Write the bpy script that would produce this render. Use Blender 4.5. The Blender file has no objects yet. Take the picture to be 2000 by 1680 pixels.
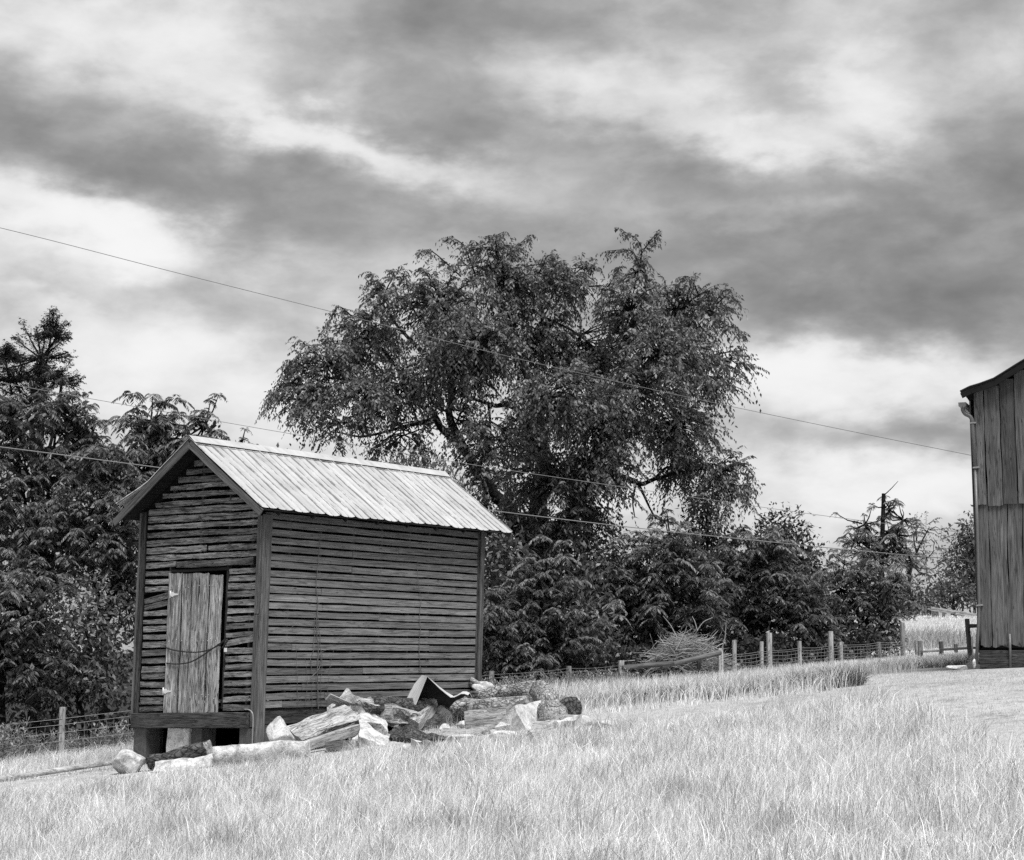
import bpy, math, random
import numpy as np
from mathutils import Vector, Matrix, noise as mnoise

random.seed(11)
rng = np.random.default_rng(11)
SC = bpy.context.scene
COL = SC.collection

# ------------------------------------------------------------------ camera
F = 3600.0                      # focal length in photograph pixels (photo 2000 x 1680)
PITCH = math.atan(450.0 / F)    # eye level falls on row 1290
cam_d = bpy.data.cameras.new('camera')
cam_d.sensor_fit = 'HORIZONTAL'
cam_d.sensor_width = 36.0
cam_d.lens = 36.0 * F / 2000.0
cam_d.clip_end = 2000.0
cam = bpy.data.objects.new('camera', cam_d)
COL.objects.link(cam)
cam.location = (0, 0, 0)
cam.rotation_euler = (math.pi / 2 + PITCH, 0, 0)
SC.camera = cam

EXPOSURE = 1.7
SC.view_settings.view_transform = 'Standard'
SC.view_settings.look = 'None'
SC.view_settings.gamma = 1.0
SC.view_settings.exposure = EXPOSURE
SC.view_settings.use_curve_mapping = False
SC.render.engine = 'CYCLES'
SC.cycles.max_bounces = 6
SC.cycles.diffuse_bounces = 3
SC.cycles.transparent_max_bounces = 4
SC.cycles.use_denoising = False

SUN_DIR = Vector((0.20, -0.42, 0.885)).normalized()   # towards the sun
SUN_EL = math.asin(SUN_DIR.z)
SUN_AZ = math.atan2(SUN_DIR.x, SUN_DIR.y)
sun_d = bpy.data.lights.new('sun', 'SUN')
sun_d.energy = 1.5
sun_d.angle = math.radians(28)
sun_d.color = (1.0, 1.0, 1.0)
sun = bpy.data.objects.new('sun', sun_d)
COL.objects.link(sun)
sun.rotation_euler = (-SUN_DIR).to_track_quat('-Z', 'Y').to_euler()


def ray(px, py):
    x = (px - 1000.0) / F
    u = (840.0 - py) / F
    return Vector((x, math.cos(PITCH) - u * math.sin(PITCH), math.sin(PITCH) + u * math.cos(PITCH)))


def at(px, py, Y):
    """the point of the place that the photograph shows at (px, py), Y metres ahead"""
    r = ray(px, py)
    return r * (Y / r.y)


# ------------------------------------------------------------------ sky
class NT:
    """small node helper"""
    def __init__(self, tree):
        self.t = tree
        self.n = tree.nodes
        self.l = tree.links

    def new(self, kind, **kw):
        nd = self.n.new(kind)
        for k, v in kw.items():
            setattr(nd, k, v)
        return nd

    def put(self, sock, v):
        if isinstance(v, bpy.types.NodeSocket):
            self.l.new(v, sock)
        else:
            sock.default_value = v

    def m(self, op, a, b=None, c=None, clamp=False):
        nd = self.new('ShaderNodeMath', operation=op, use_clamp=clamp)
        self.put(nd.inputs[0], a)
        if b is not None:
            self.put(nd.inputs[1], b)
        if c is not None:
            self.put(nd.inputs[2], c)
        return nd.outputs[0]

    def vmul(self, v, s):
        nd = self.new('ShaderNodeVectorMath', operation='MULTIPLY')
        self.put(nd.inputs[0], v)
        nd.inputs[1].default_value = s
        return nd.outputs[0]

    def vadd(self, v, s):
        nd = self.new('ShaderNodeVectorMath', operation='ADD')
        self.put(nd.inputs[0], v)
        self.put(nd.inputs[1], s)
        return nd.outputs[0]

    def noise(self, v, scale, detail=4, rough=0.55, dist=0.0, out='Fac'):
        nd = self.new('ShaderNodeTexNoise')
        if v is not None:
            self.l.new(v, nd.inputs['Vector'])
        nd.inputs['Scale'].default_value = scale
        nd.inputs['Detail'].default_value = detail
        nd.inputs['Roughness'].default_value = rough
        nd.inputs['Distortion'].default_value = dist
        return nd.outputs[out]

    def ramp(self, f, stops, interp='LINEAR'):
        nd = self.new('ShaderNodeValToRGB')
        cr = nd.color_ramp
        cr.interpolation = interp
        while len(cr.elements) < len(stops):
            cr.elements.new(0.5)
        for e, (p, v) in zip(cr.elements, stops):
            e.position = p
            e.color = (v, v, v, 1)
        self.put(nd.inputs[0], f)
        return nd.outputs[0]


# cloud masses: photo column, row, half width, half height, tilt (deg, + = right end lower), strength
CLOUDS = [
    (120, 60, 330, 90, 3, 0.42), (330, 130, 160, 60, 8, 0.22), (620, 70, 120, 40, 4, -0.10),
    (930, 50, 170, 60, 6, -0.34), (1330, 40, 180, 50, 0, 0.06),
    (1920, 110, 140, 60, 0, 0.22), (1640, 150, 50, 80, -18, 0.32), (1800, 190, 160, 40, 0, 0.08),
    (150, 240, 330, 66, 3, -0.32), (480, 200, 170, 46, 10, -0.18), (130, 330, 170, 40, 0, -0.12),
    (640, 275, 150, 28, 10, 0.62), (520, 240, 60, 20, 10, 0.25), (800, 310, 160, 30, 12, 0.26),
    (950, 235, 190, 50, 4, -0.26), (1240, 185, 180, 48, 10, 0.50), (1450, 262, 170, 26, 7, 0.44),
    (1130, 140, 130, 30, 0, 0.05), (780, 180, 150, 40, 0, 0.06),
    (900, 380, 380, 50, 4, -0.06), (1000, 480, 320, 50, 6, -0.14), (520, 480, 160, 60, 12, -0.12),
    (1640, 380, 260, 45, 3, -0.12), (1820, 480, 340, 75, 2, -0.26), (1700, 630, 330, 42, 2, -0.34),
    (1490, 400, 110, 14, 6, 0.22), (1560, 560, 180, 25, 5, -0.14), (1960, 330, 90, 60, 0, -0.14),
    (110, 425, 260, 42, 12, 0.55), (310, 480, 130, 34, 14, 0.42), (60, 520, 110, 22, 4, 0.25),
    (330, 560, 260, 30, 5, -0.16), (60, 610, 120, 26, 5, 0.34), (330, 680, 320, 60, 3, 0.24),
    (480, 780, 220, 60, 3, 0.28), (180, 740, 160, 40, 0, 0.12),
    (1600, 720, 190, 30, 3, 0.42), (1760, 775, 190, 26, 0, 0.26), (1650, 855, 200, 26, 2, -0.24),
    (1890, 870, 110, 26, 0, -0.10), (1640, 940, 250, 40, 2, 0.20), (1560, 1020, 300, 50, 0, 0.24),
    (1900, 960, 150, 40, 0, 0.36), (1050, 700, 500, 130, 0, 0.08), (900, 880, 500, 90, 0, 0.30), (200, 640, 200, 22, 4, -0.10),
]
SKY_BASE = 0.455         # linear radiance of plain grey cloud as displayed
world = bpy.data.worlds.new('World')
SC.world = world
world.use_nodes = True
W = NT(world.node_tree)
W.n.clear()
tc = W.new('ShaderNodeTexCoord')
sep = W.new('ShaderNodeSeparateXYZ')
W.l.new(tc.outputs['Generated'], sep.inputs[0])
dx, dy, dz = sep.outputs
az0 = W.m('ARCTAN2', dx, dy)
el0 = W.m('ARCSINE', dz)
w1 = W.noise(W.vmul(tc.outputs['Generated'], (6.0, 6.0, 14.0)), 1.0, 3, 0.5, 0.0, 'Color')
sw = W.new('ShaderNodeSeparateColor')
W.l.new(w1, sw.inputs[0])
w2 = W.noise(W.vmul(tc.outputs['Generated'], (19.0, 19.0, 40.0)), 1.0, 8, 0.56, 0.0, 'Color')
sw2 = W.new('ShaderNodeSeparateColor')
W.l.new(w2, sw2.inputs[0])
az = W.m('ADD', az0, W.m('MULTIPLY', W.m('SUBTRACT', sw.outputs[0], 0.5), 0.08))
az = W.m('ADD', az, W.m('MULTIPLY', W.m('SUBTRACT', sw2.outputs[0], 0.5), 0.11))
el = W.m('ADD', el0, W.m('MULTIPLY', W.m('SUBTRACT', sw.outputs[1], 0.5), 0.030))
el = W.m('ADD', el, W.m('MULTIPLY', W.m('SUBTRACT', sw2.outputs[1], 0.5), 0.050))
total = None
for (px, py, rx, ry, tilt, amp) in CLOUDS:
    r = ray(px, py)
    a0 = math.atan2(r.x, r.y)
    e0 = math.atan2(r.z, math.hypot(r.x, r.y))
    ca, sa = math.cos(math.radians(tilt)), math.sin(math.radians(tilt))
    da = W.m('SUBTRACT', az, a0)
    de = W.m('SUBTRACT', el, e0)
    u = W.m('MULTIPLY', W.m('SUBTRACT', W.m('MULTIPLY', da, ca), W.m('MULTIPLY', de, sa)), F / rx * 0.85)
    v = W.m('MULTIPLY', W.m('ADD', W.m('MULTIPLY', de, ca), W.m('MULTIPLY', da, sa)), F / ry * 0.85)
    q = W.m('ADD', W.m('MULTIPLY', u, u), W.m('MULTIPLY', v, v))
    g = W.m('MULTIPLY', W.m('EXPONENT', W.m('MULTIPLY', q, -0.5)), amp)
    total = g if total is None else W.m('ADD', total, g)
# the same broken overcast goes on all round
n1 = W.noise(W.vmul(tc.outputs['Generated'], (3.2, 3.2, 9.0)), 1.0, 3, 0.5, 0.3)
n2 = W.noise(W.vmul(W.vadd(tc.outputs['Generated'], W.vmul(w1, (0.05, 0.05, 0.03))), (13.0, 13.0, 25.0)), 1.0, 8, 0.54, 0.15)
n2 = W.ramp(n2, [(0.30, 0.0), (0.47, 0.42), (0.56, 0.62), (0.72, 1.0)], 'B_SPLINE')
lev = W.m('ADD', total, W.m('MULTIPLY', W.m('SUBTRACT', n1, 0.5), 0.35))
lev = W.m('ADD', lev, W.m('MULTIPLY', W.m('SUBTRACT', n2, 0.5), 0.46))
n3 = W.noise(W.vmul(W.vadd(tc.outputs['Generated'], W.vmul(w2, (0.03, 0.03, 0.012))), (40.0, 40.0, 72.0)), 1.0, 7, 0.58, 0.2)
lev = W.m('ADD', lev, W.m('MULTIPLY', W.m('SUBTRACT', n3, 0.5), 0.30))
# exp() keeps the tone steps even; soft shoulder near white
rad = W.m('MULTIPLY', W.m('EXPONENT', W.m('MULTIPLY', lev, 1.55)), SKY_BASE)
# soft shoulder: bright cloud stays just under white
rad = W.m('DIVIDE', rad, W.m('POWER', W.m('ADD', 1.0, W.m('POWER', W.m('DIVIDE', rad, 0.93), 4.0)), 0.25))
sky = W.new('ShaderNodeTexSky', sky_type='NISHITA')
sky.sun_disc = False
sky.sun_elevation = SUN_EL
sky.sun_rotation = SUN_AZ
bw = W.new('ShaderNodeRGBToBW')
W.l.new(sky.outputs[0], bw.inputs[0])
BGS = 0.10
cl = W.m('MULTIPLY', rad, 1.0 / (BGS * 2 ** EXPOSURE))
thin = W.m('MINIMUM', bw.outputs[0], 8.0)
tot = W.m('ADD', W.m('MULTIPLY', cl, 0.97), W.m('MULTIPLY', thin, 0.03))
bg = W.new('ShaderNodeBackground')
W.l.new(tot, bg.inputs['Color'])
bg.inputs['Strength'].default_value = BGS
wo = W.new('ShaderNodeOutputWorld')
W.l.new(bg.outputs[0], wo.inputs[0])


# ------------------------------------------------------------------ materials (the photograph is black and white)
def material(name):
    m = bpy.data.materials.new(name)
    m.use_nodes = True
    t = NT(m.node_tree)
    t.n.clear()
    out = t.new('ShaderNodeOutputMaterial')
    return m, t, out


def finish(t, out, col, rough=0.85, metal=0.0, bump=None, bstr=0.4, bdist=0.02, spec=0.3):
    b = t.new('ShaderNodeBsdfPrincipled')
    t.put(b.inputs['Base Color'], col)
    t.put(b.inputs['Roughness'], rough)
    b.inputs['Metallic'].default_value = metal
    b.inputs['Specular IOR Level'].default_value = spec
    if bump is not None:
        bn = t.new('ShaderNodeBump')
        bn.inputs['Strength'].default_value = bstr
        bn.inputs['Distance'].default_value = bdist
        t.l.new(bump, bn.inputs['Height'])
        t.l.new(bn.outputs[0], b.inputs['Normal'])
    t.l.new(b.outputs[0], out.inputs[0])
    return b


def g3(v):
    return (v, v, v, 1)


def wood(name, lo, hi, crack=0.5, stretch=1.0, bstr=0.6, vary=0.35, stain=0.4, gs=1.0):
    """weathered board, grain along local x"""
    m, t, out = material(name)
    tc_ = t.new('ShaderNodeTexCoord')
    oi = t.new('ShaderNodeObjectInfo')
    off = t.new('ShaderNodeCombineXYZ')
    for i, k in enumerate((37.0, 91.0, 53.0)):
        t.put(off.inputs[i], t.m('MULTIPLY', oi.outputs['Random'], k))
    v = t.vadd(tc_.outputs['Object'], off.outputs[0])
    grain = t.noise(t.vmul(v, (1.3 * stretch, 22 * gs, 22 * gs)), 1.0, 6, 0.68, 0.7)
    fine = t.noise(t.vmul(v, (5 * stretch, 75, 75)), 1.0, 4, 0.6, 0.4)
    patch = t.noise(t.vmul(v, (1.3, 4, 4)), 1.0, 4, 0.6)
    f = t.m('ADD', t.m('MULTIPLY', grain, 0.62), t.m('MULTIPLY', fine, 0.38))
    f = t.ramp(f, [(0.34, 0.0), (0.66, 1.0)])
    pat = t.ramp(patch, [(0.3, 1 - stain), (0.62, 1.0)])
    tone = t.m('ADD', t.m('MULTIPLY', t.m('MULTIPLY', f, hi - lo), pat), lo)
    rnd = t.m('ADD', t.m('MULTIPLY', oi.outputs['Random'], vary * 2), 1 - vary)
    tone = t.m('MULTIPLY', tone, rnd)
    # checks and splits along the grain
    ck = t.noise(t.vmul(v, (0.8 * stretch, 17 * gs, 17 * gs)), 1.0, 3, 0.5, 1.4)
    line = t.m('ABSOLUTE', t.m('SUBTRACT', ck, 0.5))
    ckm = t.ramp(line, [(0.0, 1 - crack), (0.035, 1.0)])
    tone = t.m('MULTIPLY', tone, ckm)
    kn = t.new('ShaderNodeTexVoronoi')
    t.l.new(t.vmul(v, (2.2, 9, 9)), kn.inputs['Vector'])
    kn.inputs['Scale'].default_value = 1.0
    km = t.ramp(kn.outputs['Distance'], [(0.05, 0.35), (0.12, 1.0)])
    tone = t.m('MULTIPLY', tone, km)
    h = t.m('ADD', t.m('MULTIPLY', f, 0.6), t.m('MULTIPLY', ckm, 0.9))
    finish(t, out, tone, 0.9, 0, h, bstr, 0.008, 0.2)
    return m


def bark_mat(name, lo, hi, scale=9.0):
    m, t, out = material(name)
    tc_ = t.new('ShaderNodeTexCoord')
    oi = t.new('ShaderNodeObjectInfo')
    v = t.vadd(tc_.outputs['Object'], oi.outputs['Random'])
    a = t.noise(t.vmul(v, (scale * 0.55, scale, scale)), 1.0, 6, 0.7, 1.2)
    vo = t.new('ShaderNodeTexVoronoi', feature='DISTANCE_TO_EDGE')
    t.l.new(t.vmul(t.vadd(v, t.vmul(t.noise(v, 5.0, 3, 0.5, 0, 'Color'), (0.12, 0.12, 0.12))), (scale * 0.8, scale * 1.9, scale * 1.9)), vo.inputs['Vector'])
    vo.inputs['Scale'].default_value = 1.0
    fiss = t.ramp(vo.outputs['Distance'], [(0.0, 0.25), (0.14, 1.0)])
    f = t.ramp(a, [(0.33, 0.0), (0.66, 1.0)])
    tone = t.m('MULTIPLY', t.m('ADD', t.m('MULTIPLY', f, hi - lo), lo), fiss)
    finish(t, out, tone, 0.95, 0, t.m('ADD', fiss, f), 0.8, 0.02, 0.15)
    return m


def stone_mat(name, lo, hi, scale=6.0, bstr=0.5):
    m, t, out = material(name)
    tc_ = t.new('ShaderNodeTexCoord')
    oi = t.new('ShaderNodeObjectInfo')
    off = t.m('MULTIPLY', oi.outputs['Random'], 40.0)
    v = t.vadd(tc_.outputs['Object'], off)
    a = t.noise(v, scale, 7, 0.68, 0.5)
    b = t.noise(v, scale * 7, 4, 0.6)
    f = t.ramp(t.m('ADD', t.m('MULTIPLY', a, 0.7), t.m('MULTIPLY', b, 0.3)), [(0.34, 0.0), (0.6, 1.0)])
    tone = t.m('ADD', t.m('MULTIPLY', f, hi - lo), lo)
    finish(t, out, tone, 0.9, 0, t.m('ADD', a, b), bstr, 0.03, 0.25)
    return m


def leaf_mat(name, base, spread=0.5, gloss=0.35, rough=0.42, trans=0.25):
    m, t, out = material(name)
    at_ = t.new('ShaderNodeAttribute', attribute_name='tone')
    tone = t.m('MULTIPLY', t.m('ADD', t.m('MULTIPLY', at_.outputs['Fac'], spread * 2), 1 - spread), base)
    b = t.new('ShaderNodeBsdfPrincipled')
    t.put(b.inputs['Base Color'], tone)
    b.inputs['Roughness'].default_value = rough
    b.inputs['Specular IOR Level'].default_value = gloss
    tr = t.new('ShaderNodeBsdfTranslucent')
    t.put(tr.inputs['Color'], t.m('MULTIPLY', tone, 1.2))
    mx = t.new('ShaderNodeMixShader')
    mx.inputs[0].default_value = trans
    t.l.new(b.outputs[0], mx.inputs[1])
    t.l.new(tr.outputs[0], mx.inputs[2])
    t.l.new(mx.outputs[0], out.inputs[0])
    return m


def plain(name, v, rough=0.6, metal=0.0, nz=0.25, scale=20.0, spec=0.4):
    m, t, out = material(name)
    tc_ = t.new('ShaderNodeTexCoord')
    a = t.noise(tc_.outputs['Object'], scale, 5, 0.6)
    tone = t.m('MULTIPLY', t.m('ADD', t.m('MULTIPLY', t.m('SUBTRACT', a, 0.5), nz * 3), 1.0), v)
    finish(t, out, tone, rough, metal, a, 0.15, 0.01, spec)
    return m


M_FRONT = wood('weathered_front_slat', 0.02, 0.44, 0.9, 1.6, 0.9, 0.35, 0.6)
M_SIDE = wood('weathered_side_slat', 0.085, 0.285, 0.6, 0.8, 0.45, 0.30, 0.4)
M_DOOR = wood('weathered_door_plank', 0.03, 0.72, 0.9, 1.3, 0.9, 0.10, 0.5)
M_POST = wood('weathered_post', 0.035, 0.24, 0.6, 0.7, 0.6, 0.15, 0.5)
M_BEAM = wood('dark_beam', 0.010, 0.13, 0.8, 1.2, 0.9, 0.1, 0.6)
M_BARGE = wood('barge_board', 0.04, 0.20, 0.5, 0.7, 0.5, 0.1, 0.3)
M_BARN = wood('barn_board', 0.045, 0.180, 0.6, 0.6, 0.6, 0.42, 0.6, 0.6)
M_FENCE = wood('fence_post_wood', 0.14, 0.62, 0.7, 1.0, 0.7, 0.3, 0.4)
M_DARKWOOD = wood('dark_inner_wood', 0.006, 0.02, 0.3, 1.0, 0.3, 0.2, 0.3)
M_CUT = wood('split_wood_face', 0.12, 0.70, 0.8, 1.6, 0.8, 0.18, 0.5)
M_PALEWOOD = wood('pale_bleached_wood', 0.14, 0.62, 0.7, 1.6, 0.7, 0.1, 0.35)
M_BARK = bark_mat('log_bark', 0.06, 0.60, 9.0)
M_BARKD = bark_mat('dark_log_bark', 0.015, 0.17, 8.0)
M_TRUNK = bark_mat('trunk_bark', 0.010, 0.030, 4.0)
M_STONE = stone_mat('pale_stone', 0.16, 0.72, 5.0)
M_STONEG = stone_mat('grey_stone', 0.14, 0.74, 6.0)
M_BLOCK = stone_mat('concrete_block', 0.06, 0.12, 14.0, 0.3)
M_WIRE = plain('fence_wire', 0.24, 0.5, 0.4)
M_CABLE = plain('power_cable', 0.20, 0.5, 0.0)
M_CABLED = plain('power_cable_dark', 0.16, 0.5, 0.0)
M_CHAIN = plain('dark_chain', 0.012, 0.5, 0.0)
M_HINGE = plain('galvanised_hinge', 0.72, 0.5, 0.2, 0.1)
M_PIPE = plain('grey_pipe', 0.13, 0.45, 0.2, 0.2)
M_GUTTER = plain('gutter_metal', 0.28, 0.4, 0.2, 0.2)
M_TWIG = plain('dry_twig', 0.28, 0.8, 0.0, 0.4)
M_VINE = plain('dry_vine', 0.10, 0.8, 0.0, 0.4)
M_TARP = plain('sheet_metal_light', 0.62, 0.4, 0.0, 0.12, 6.0)
M_TIN_SHADE = plain('shaded_tin_underside', 0.035, 0.8, 0.0, 0.4, 12.0, 0.1)  # shade inside the folded tin, put into the colour of its inner face
M_DARKROOF = plain('dark_roof_metal', 0.03, 0.6, 0.0, 0.3)

L_ELM = leaf_mat('elm_leaf', 0.14, 0.6, 0.35, 0.45, 0.25)
L_SUMAC = leaf_mat('pinnate_leaf', 0.125, 0.8, 0.4, 0.42, 0.22)
L_PALE = leaf_mat('pale_leaf', 0.15, 0.5, 0.4, 0.42, 0.25)
L_DARK = leaf_mat('dark_glossy_leaf', 0.05, 0.6, 0.5, 0.35, 0.15)
L_CEDAR = leaf_mat('cedar_leaf', 0.028, 0.5, 0.2, 0.6, 0.1)
L_FAR = leaf_mat('far_leaf', 0.10, 0.5, 0.3, 0.5, 0.2)
L_GRASS = leaf_mat('tall_grass_blade', 0.67, 0.60, 0.3, 0.5, 0.16)
L_SHORT = leaf_mat('short_grass_blade', 0.58, 0.25, 0.25, 0.5, 0.25)
L_WEED = leaf_mat('weed_leaf', 0.24, 0.65, 0.4, 0.4, 0.25)


def roof_metal():
    m, t, out = material('tin_roof')
    tc_ = t.new('ShaderNodeTexCoord')
    oi = t.new('ShaderNodeObjectInfo')
    v = t.vadd(tc_.outputs['Object'], t.m('MULTIPLY', oi.outputs['Random'], 30.0))
    st = t.noise(t.vmul(v, (1.0, 14, 3)), 1.0, 5, 0.62, 0.5)
    bl = t.noise(v, 2.6, 6, 0.65, 0.5)
    f = t.ramp(t.m('ADD', t.m('MULTIPLY', st, 0.45), t.m('MULTIPLY', bl, 0.55)), [(0.30, 0.24), (0.44, 0.40), (0.62, 0.50)])
    # dirt and rust caught along the seams (local y runs across the sheet)
    sp = t.new('ShaderNodeSeparateXYZ')
    t.l.new(tc_.outputs['Object'], sp.inputs[0])
    wob = t.m('MULTIPLY', t.m('SUBTRACT', t.noise(t.vmul(v, (3.0, 1, 1)), 1.0, 4, 0.6), 0.5), 0.05)
    yy = t.m('ABSOLUTE', t.m('ADD', sp.outputs[1], wob))
    PWID = 0.392
    d0 = t.m('MINIMUM', t.m('ADD', yy, 0.006), t.m('ABSOLUTE', t.m('SUBTRACT', yy, PWID / 2 - 0.012)))
    wid = t.m('MULTIPLY', t.ramp(t.noise(t.vmul(v, (1.6, 2, 2)), 1.0, 5, 0.7), [(0.36, 0.0), (0.62, 1.0)]), 0.022)
    seam = t.m('MULTIPLY', t.m('LESS_THAN', d0, wid), 0.62)
    tone = t.m('MULTIPLY', t.m('MULTIPLY', f, t.m('SUBTRACT', 1.0, seam)), t.m('ADD', t.m('MULTIPLY', oi.outputs['Random'], 0.18), 0.91))
    finish(t, out, tone, 0.5, 0.0, bl, 0.15, 0.03, 0.4)
    return m


M_ROOF = roof_metal()


# ------------------------------------------------------------------ object helpers
def tag(o, label=None, cat=None, group=None, kind=None):
    if label:
        o['label'] = label
    if cat:
        o['category'] = cat
    if group:
        o['group'] = group
    if kind:
        o['kind'] = kind
    return o


def thing(name, loc, label, cat, group=None):
    o = bpy.data.objects.new(name, None)
    o.empty_display_size = 0.3
    COL.objects.link(o)
    o.location = loc
    return tag(o, label, cat, group)


def link(name, me, mats, parent=None, M=None):
    """an object whose mesh coordinates are placed in the world by M (identity if none)"""
    o = bpy.data.objects.new(name, me)
    for m in (mats if isinstance(mats, (list, tuple)) else [mats]):
        me.materials.append(m)
    COL.objects.link(o)
    M = M or Matrix.Identity(4)
    if parent is not None:
        o.parent = parent
        pw = PW.get(parent.name)
        if pw is None:
            pw = Matrix.Translation(parent.location)
        o.matrix_local = pw.inverted() @ M
    else:
        o.matrix_local = M
    PW[o.name] = M.copy()
    return o


PW = {}


def pymesh(name, verts, faces, smooth=False, mats=None):
    me = bpy.data.meshes.new(name)
    me.from_pydata([tuple(v) for v in verts], [], faces)
    if mats is not None:
        me.polygons.foreach_set('material_index', mats)
    if smooth:
        me.polygons.foreach_set('use_smooth', [True] * len(me.polygons))
    me.update()
    return me


def npmesh(name, V, Fq, tone=None, smooth=False):
    """V (n,3), Fq (m,k) uniform faces, tone per face"""
    V = np.asarray(V, dtype=np.float32)
    Fq = np.asarray(Fq, dtype=np.int32)
    me = bpy.data.meshes.new(name)
    me.vertices.add(len(V))
    me.vertices.foreach_set('co', V.ravel())
    k = Fq.shape[1]
    me.loops.add(Fq.size)
    me.loops.foreach_set('vertex_index', Fq.ravel())
    me.polygons.add(len(Fq))
    me.polygons.foreach_set('loop_start', np.arange(0, Fq.size, k, dtype=np.int32))
    if smooth:
        me.polygons.foreach_set('use_smooth', np.ones(len(Fq), dtype=bool))
    me.update(calc_edges=True)
    if tone is not None:
        a = me.attributes.new('tone', 'FLOAT', 'FACE')
        a.data.foreach_set('value', np.asarray(tone, dtype=np.float32))
    return me


def frame(p0, p1, wdir):
    """matrix with local x from p0 to p1, local y along wdir; and the length"""
    x = (p1 - p0)
    L = x.length
    x = x / L
    y = (wdir - x * wdir.dot(x)).normalized()
    z = x.cross(y)
    M = Matrix(((x.x, y.x, z.x, p0.x), (x.y, y.y, z.y, p0.y), (x.z, y.z, z.z, p0.z), (0, 0, 0, 1)))
    return M, L


def board_mesh(name, L, w, th, n=8, edge=0.006, end=0.01, bow=0.0, taper=None, jag=0, split=0.0):
    """a sawn board with uneven edges; with jag > 0 the far end is broken into that many ragged fingers"""
    V, Fc = [], []
    k = max(2, n)
    s = random.random() * 100
    nc = 4 if jag == 0 else 2 * (jag + 1)
    for i in range(k + 1):
        f = i / k
        x = f * L
        ww0 = -w / 2 + (mnoise.noise(Vector((x * 2.5, s, 0.3))) * edge * 2)
        ww1 = w / 2 + (mnoise.noise(Vector((x * 2.5, s + 9, 0.3))) * edge * 2)
        if taper:
            c = (ww0 + ww1) / 2
            kk = taper[0] + (taper[1] - taper[0]) * f
            ww0, ww1 = c + (ww0 - c) * kk, c + (ww1 - c) * kk
        zz = bow * math.sin(f * math.pi) + mnoise.noise(Vector((x * 1.2, s + 3, 2))) * edge
        yy = mnoise.noise(Vector((x * 0.6, s + 5, 7))) * edge * 1.5
        m = nc // 2
        for side in (0, 1):
            for j in range(m):
                fj = j / (m - 1)
                y = ww0 + (ww1 - ww0) * (fj if side == 0 else 1 - fj) + yy
                xe = x
                if i == k:
                    xe += -abs(mnoise.noise(Vector((fj if side == 0 else 1 - fj, s, 4)) * 7.0)) * end * 3
                elif i == 0:
                    xe += random.uniform(-end, end) * 0.5
                V.append((xe, y, zz + (-th / 2 if side == 0 else th / 2)))
    for i in range(k):
        for j in range(nc):
            a, b = i * nc + j, i * nc + (j + 1) % nc
            Fc.append((a, b, b + nc, a + nc))
    Fc.append(tuple(range(nc - 1, -1, -1)))
    Fc.append(tuple(range(k * nc, k * nc + nc)))
    return pymesh(name, V, Fc)


def board(parent, name, p0, p1, wdir, w, th, mat, **kw):
    M, L = frame(p0, p1, wdir)
    return link(name, board_mesh(name, L, w, th, **kw), mat, parent, M)


def box_mesh(name, L, w, h, bev=0.0, rough=0.0):
    """box from x 0..L, y -w/2..w/2, z -h/2..h/2 with chamfered long edges"""
    b = bev
    pr = [(-w / 2 + b, -h / 2), (w / 2 - b, -h / 2), (w / 2, -h / 2 + b), (w / 2, h / 2 - b), (w / 2 - b, h / 2), (-w / 2 + b, h / 2), (-w / 2, h / 2 - b), (-w / 2, -h / 2 + b)]
    V, Fc = [], []
    n = 5 if rough else 1
    s = random.random() * 50
    for i in range(n + 1):
        for (y, z) in pr:
            d = Vector((0, 0, 0))
            if rough:
                d = mnoise.noise_vector(Vector((i * 1.3, y * 6, z * 6 + s))) * rough
            V.append((L * i / n + d.x, y + d.y, z + d.z))
    for i in range(n):
        for j in range(8):
            a, c = i * 8 + j, i * 8 + (j + 1) % 8
            Fc.append((a, c, c + 8, a + 8))
    Fc.append(tuple(range(7, -1, -1)))
    Fc.append(tuple(range(n * 8, n * 8 + 8)))
    return pymesh(name, V, Fc)


def beam(parent, name, p0, p1, wdir, w, h, mat, bev=0.01, rough=0.0):
    M, L = frame(p0, p1, wdir)
    return link(name, box_mesh(name, L, w, h, bev, rough), mat, parent, M)


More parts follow.
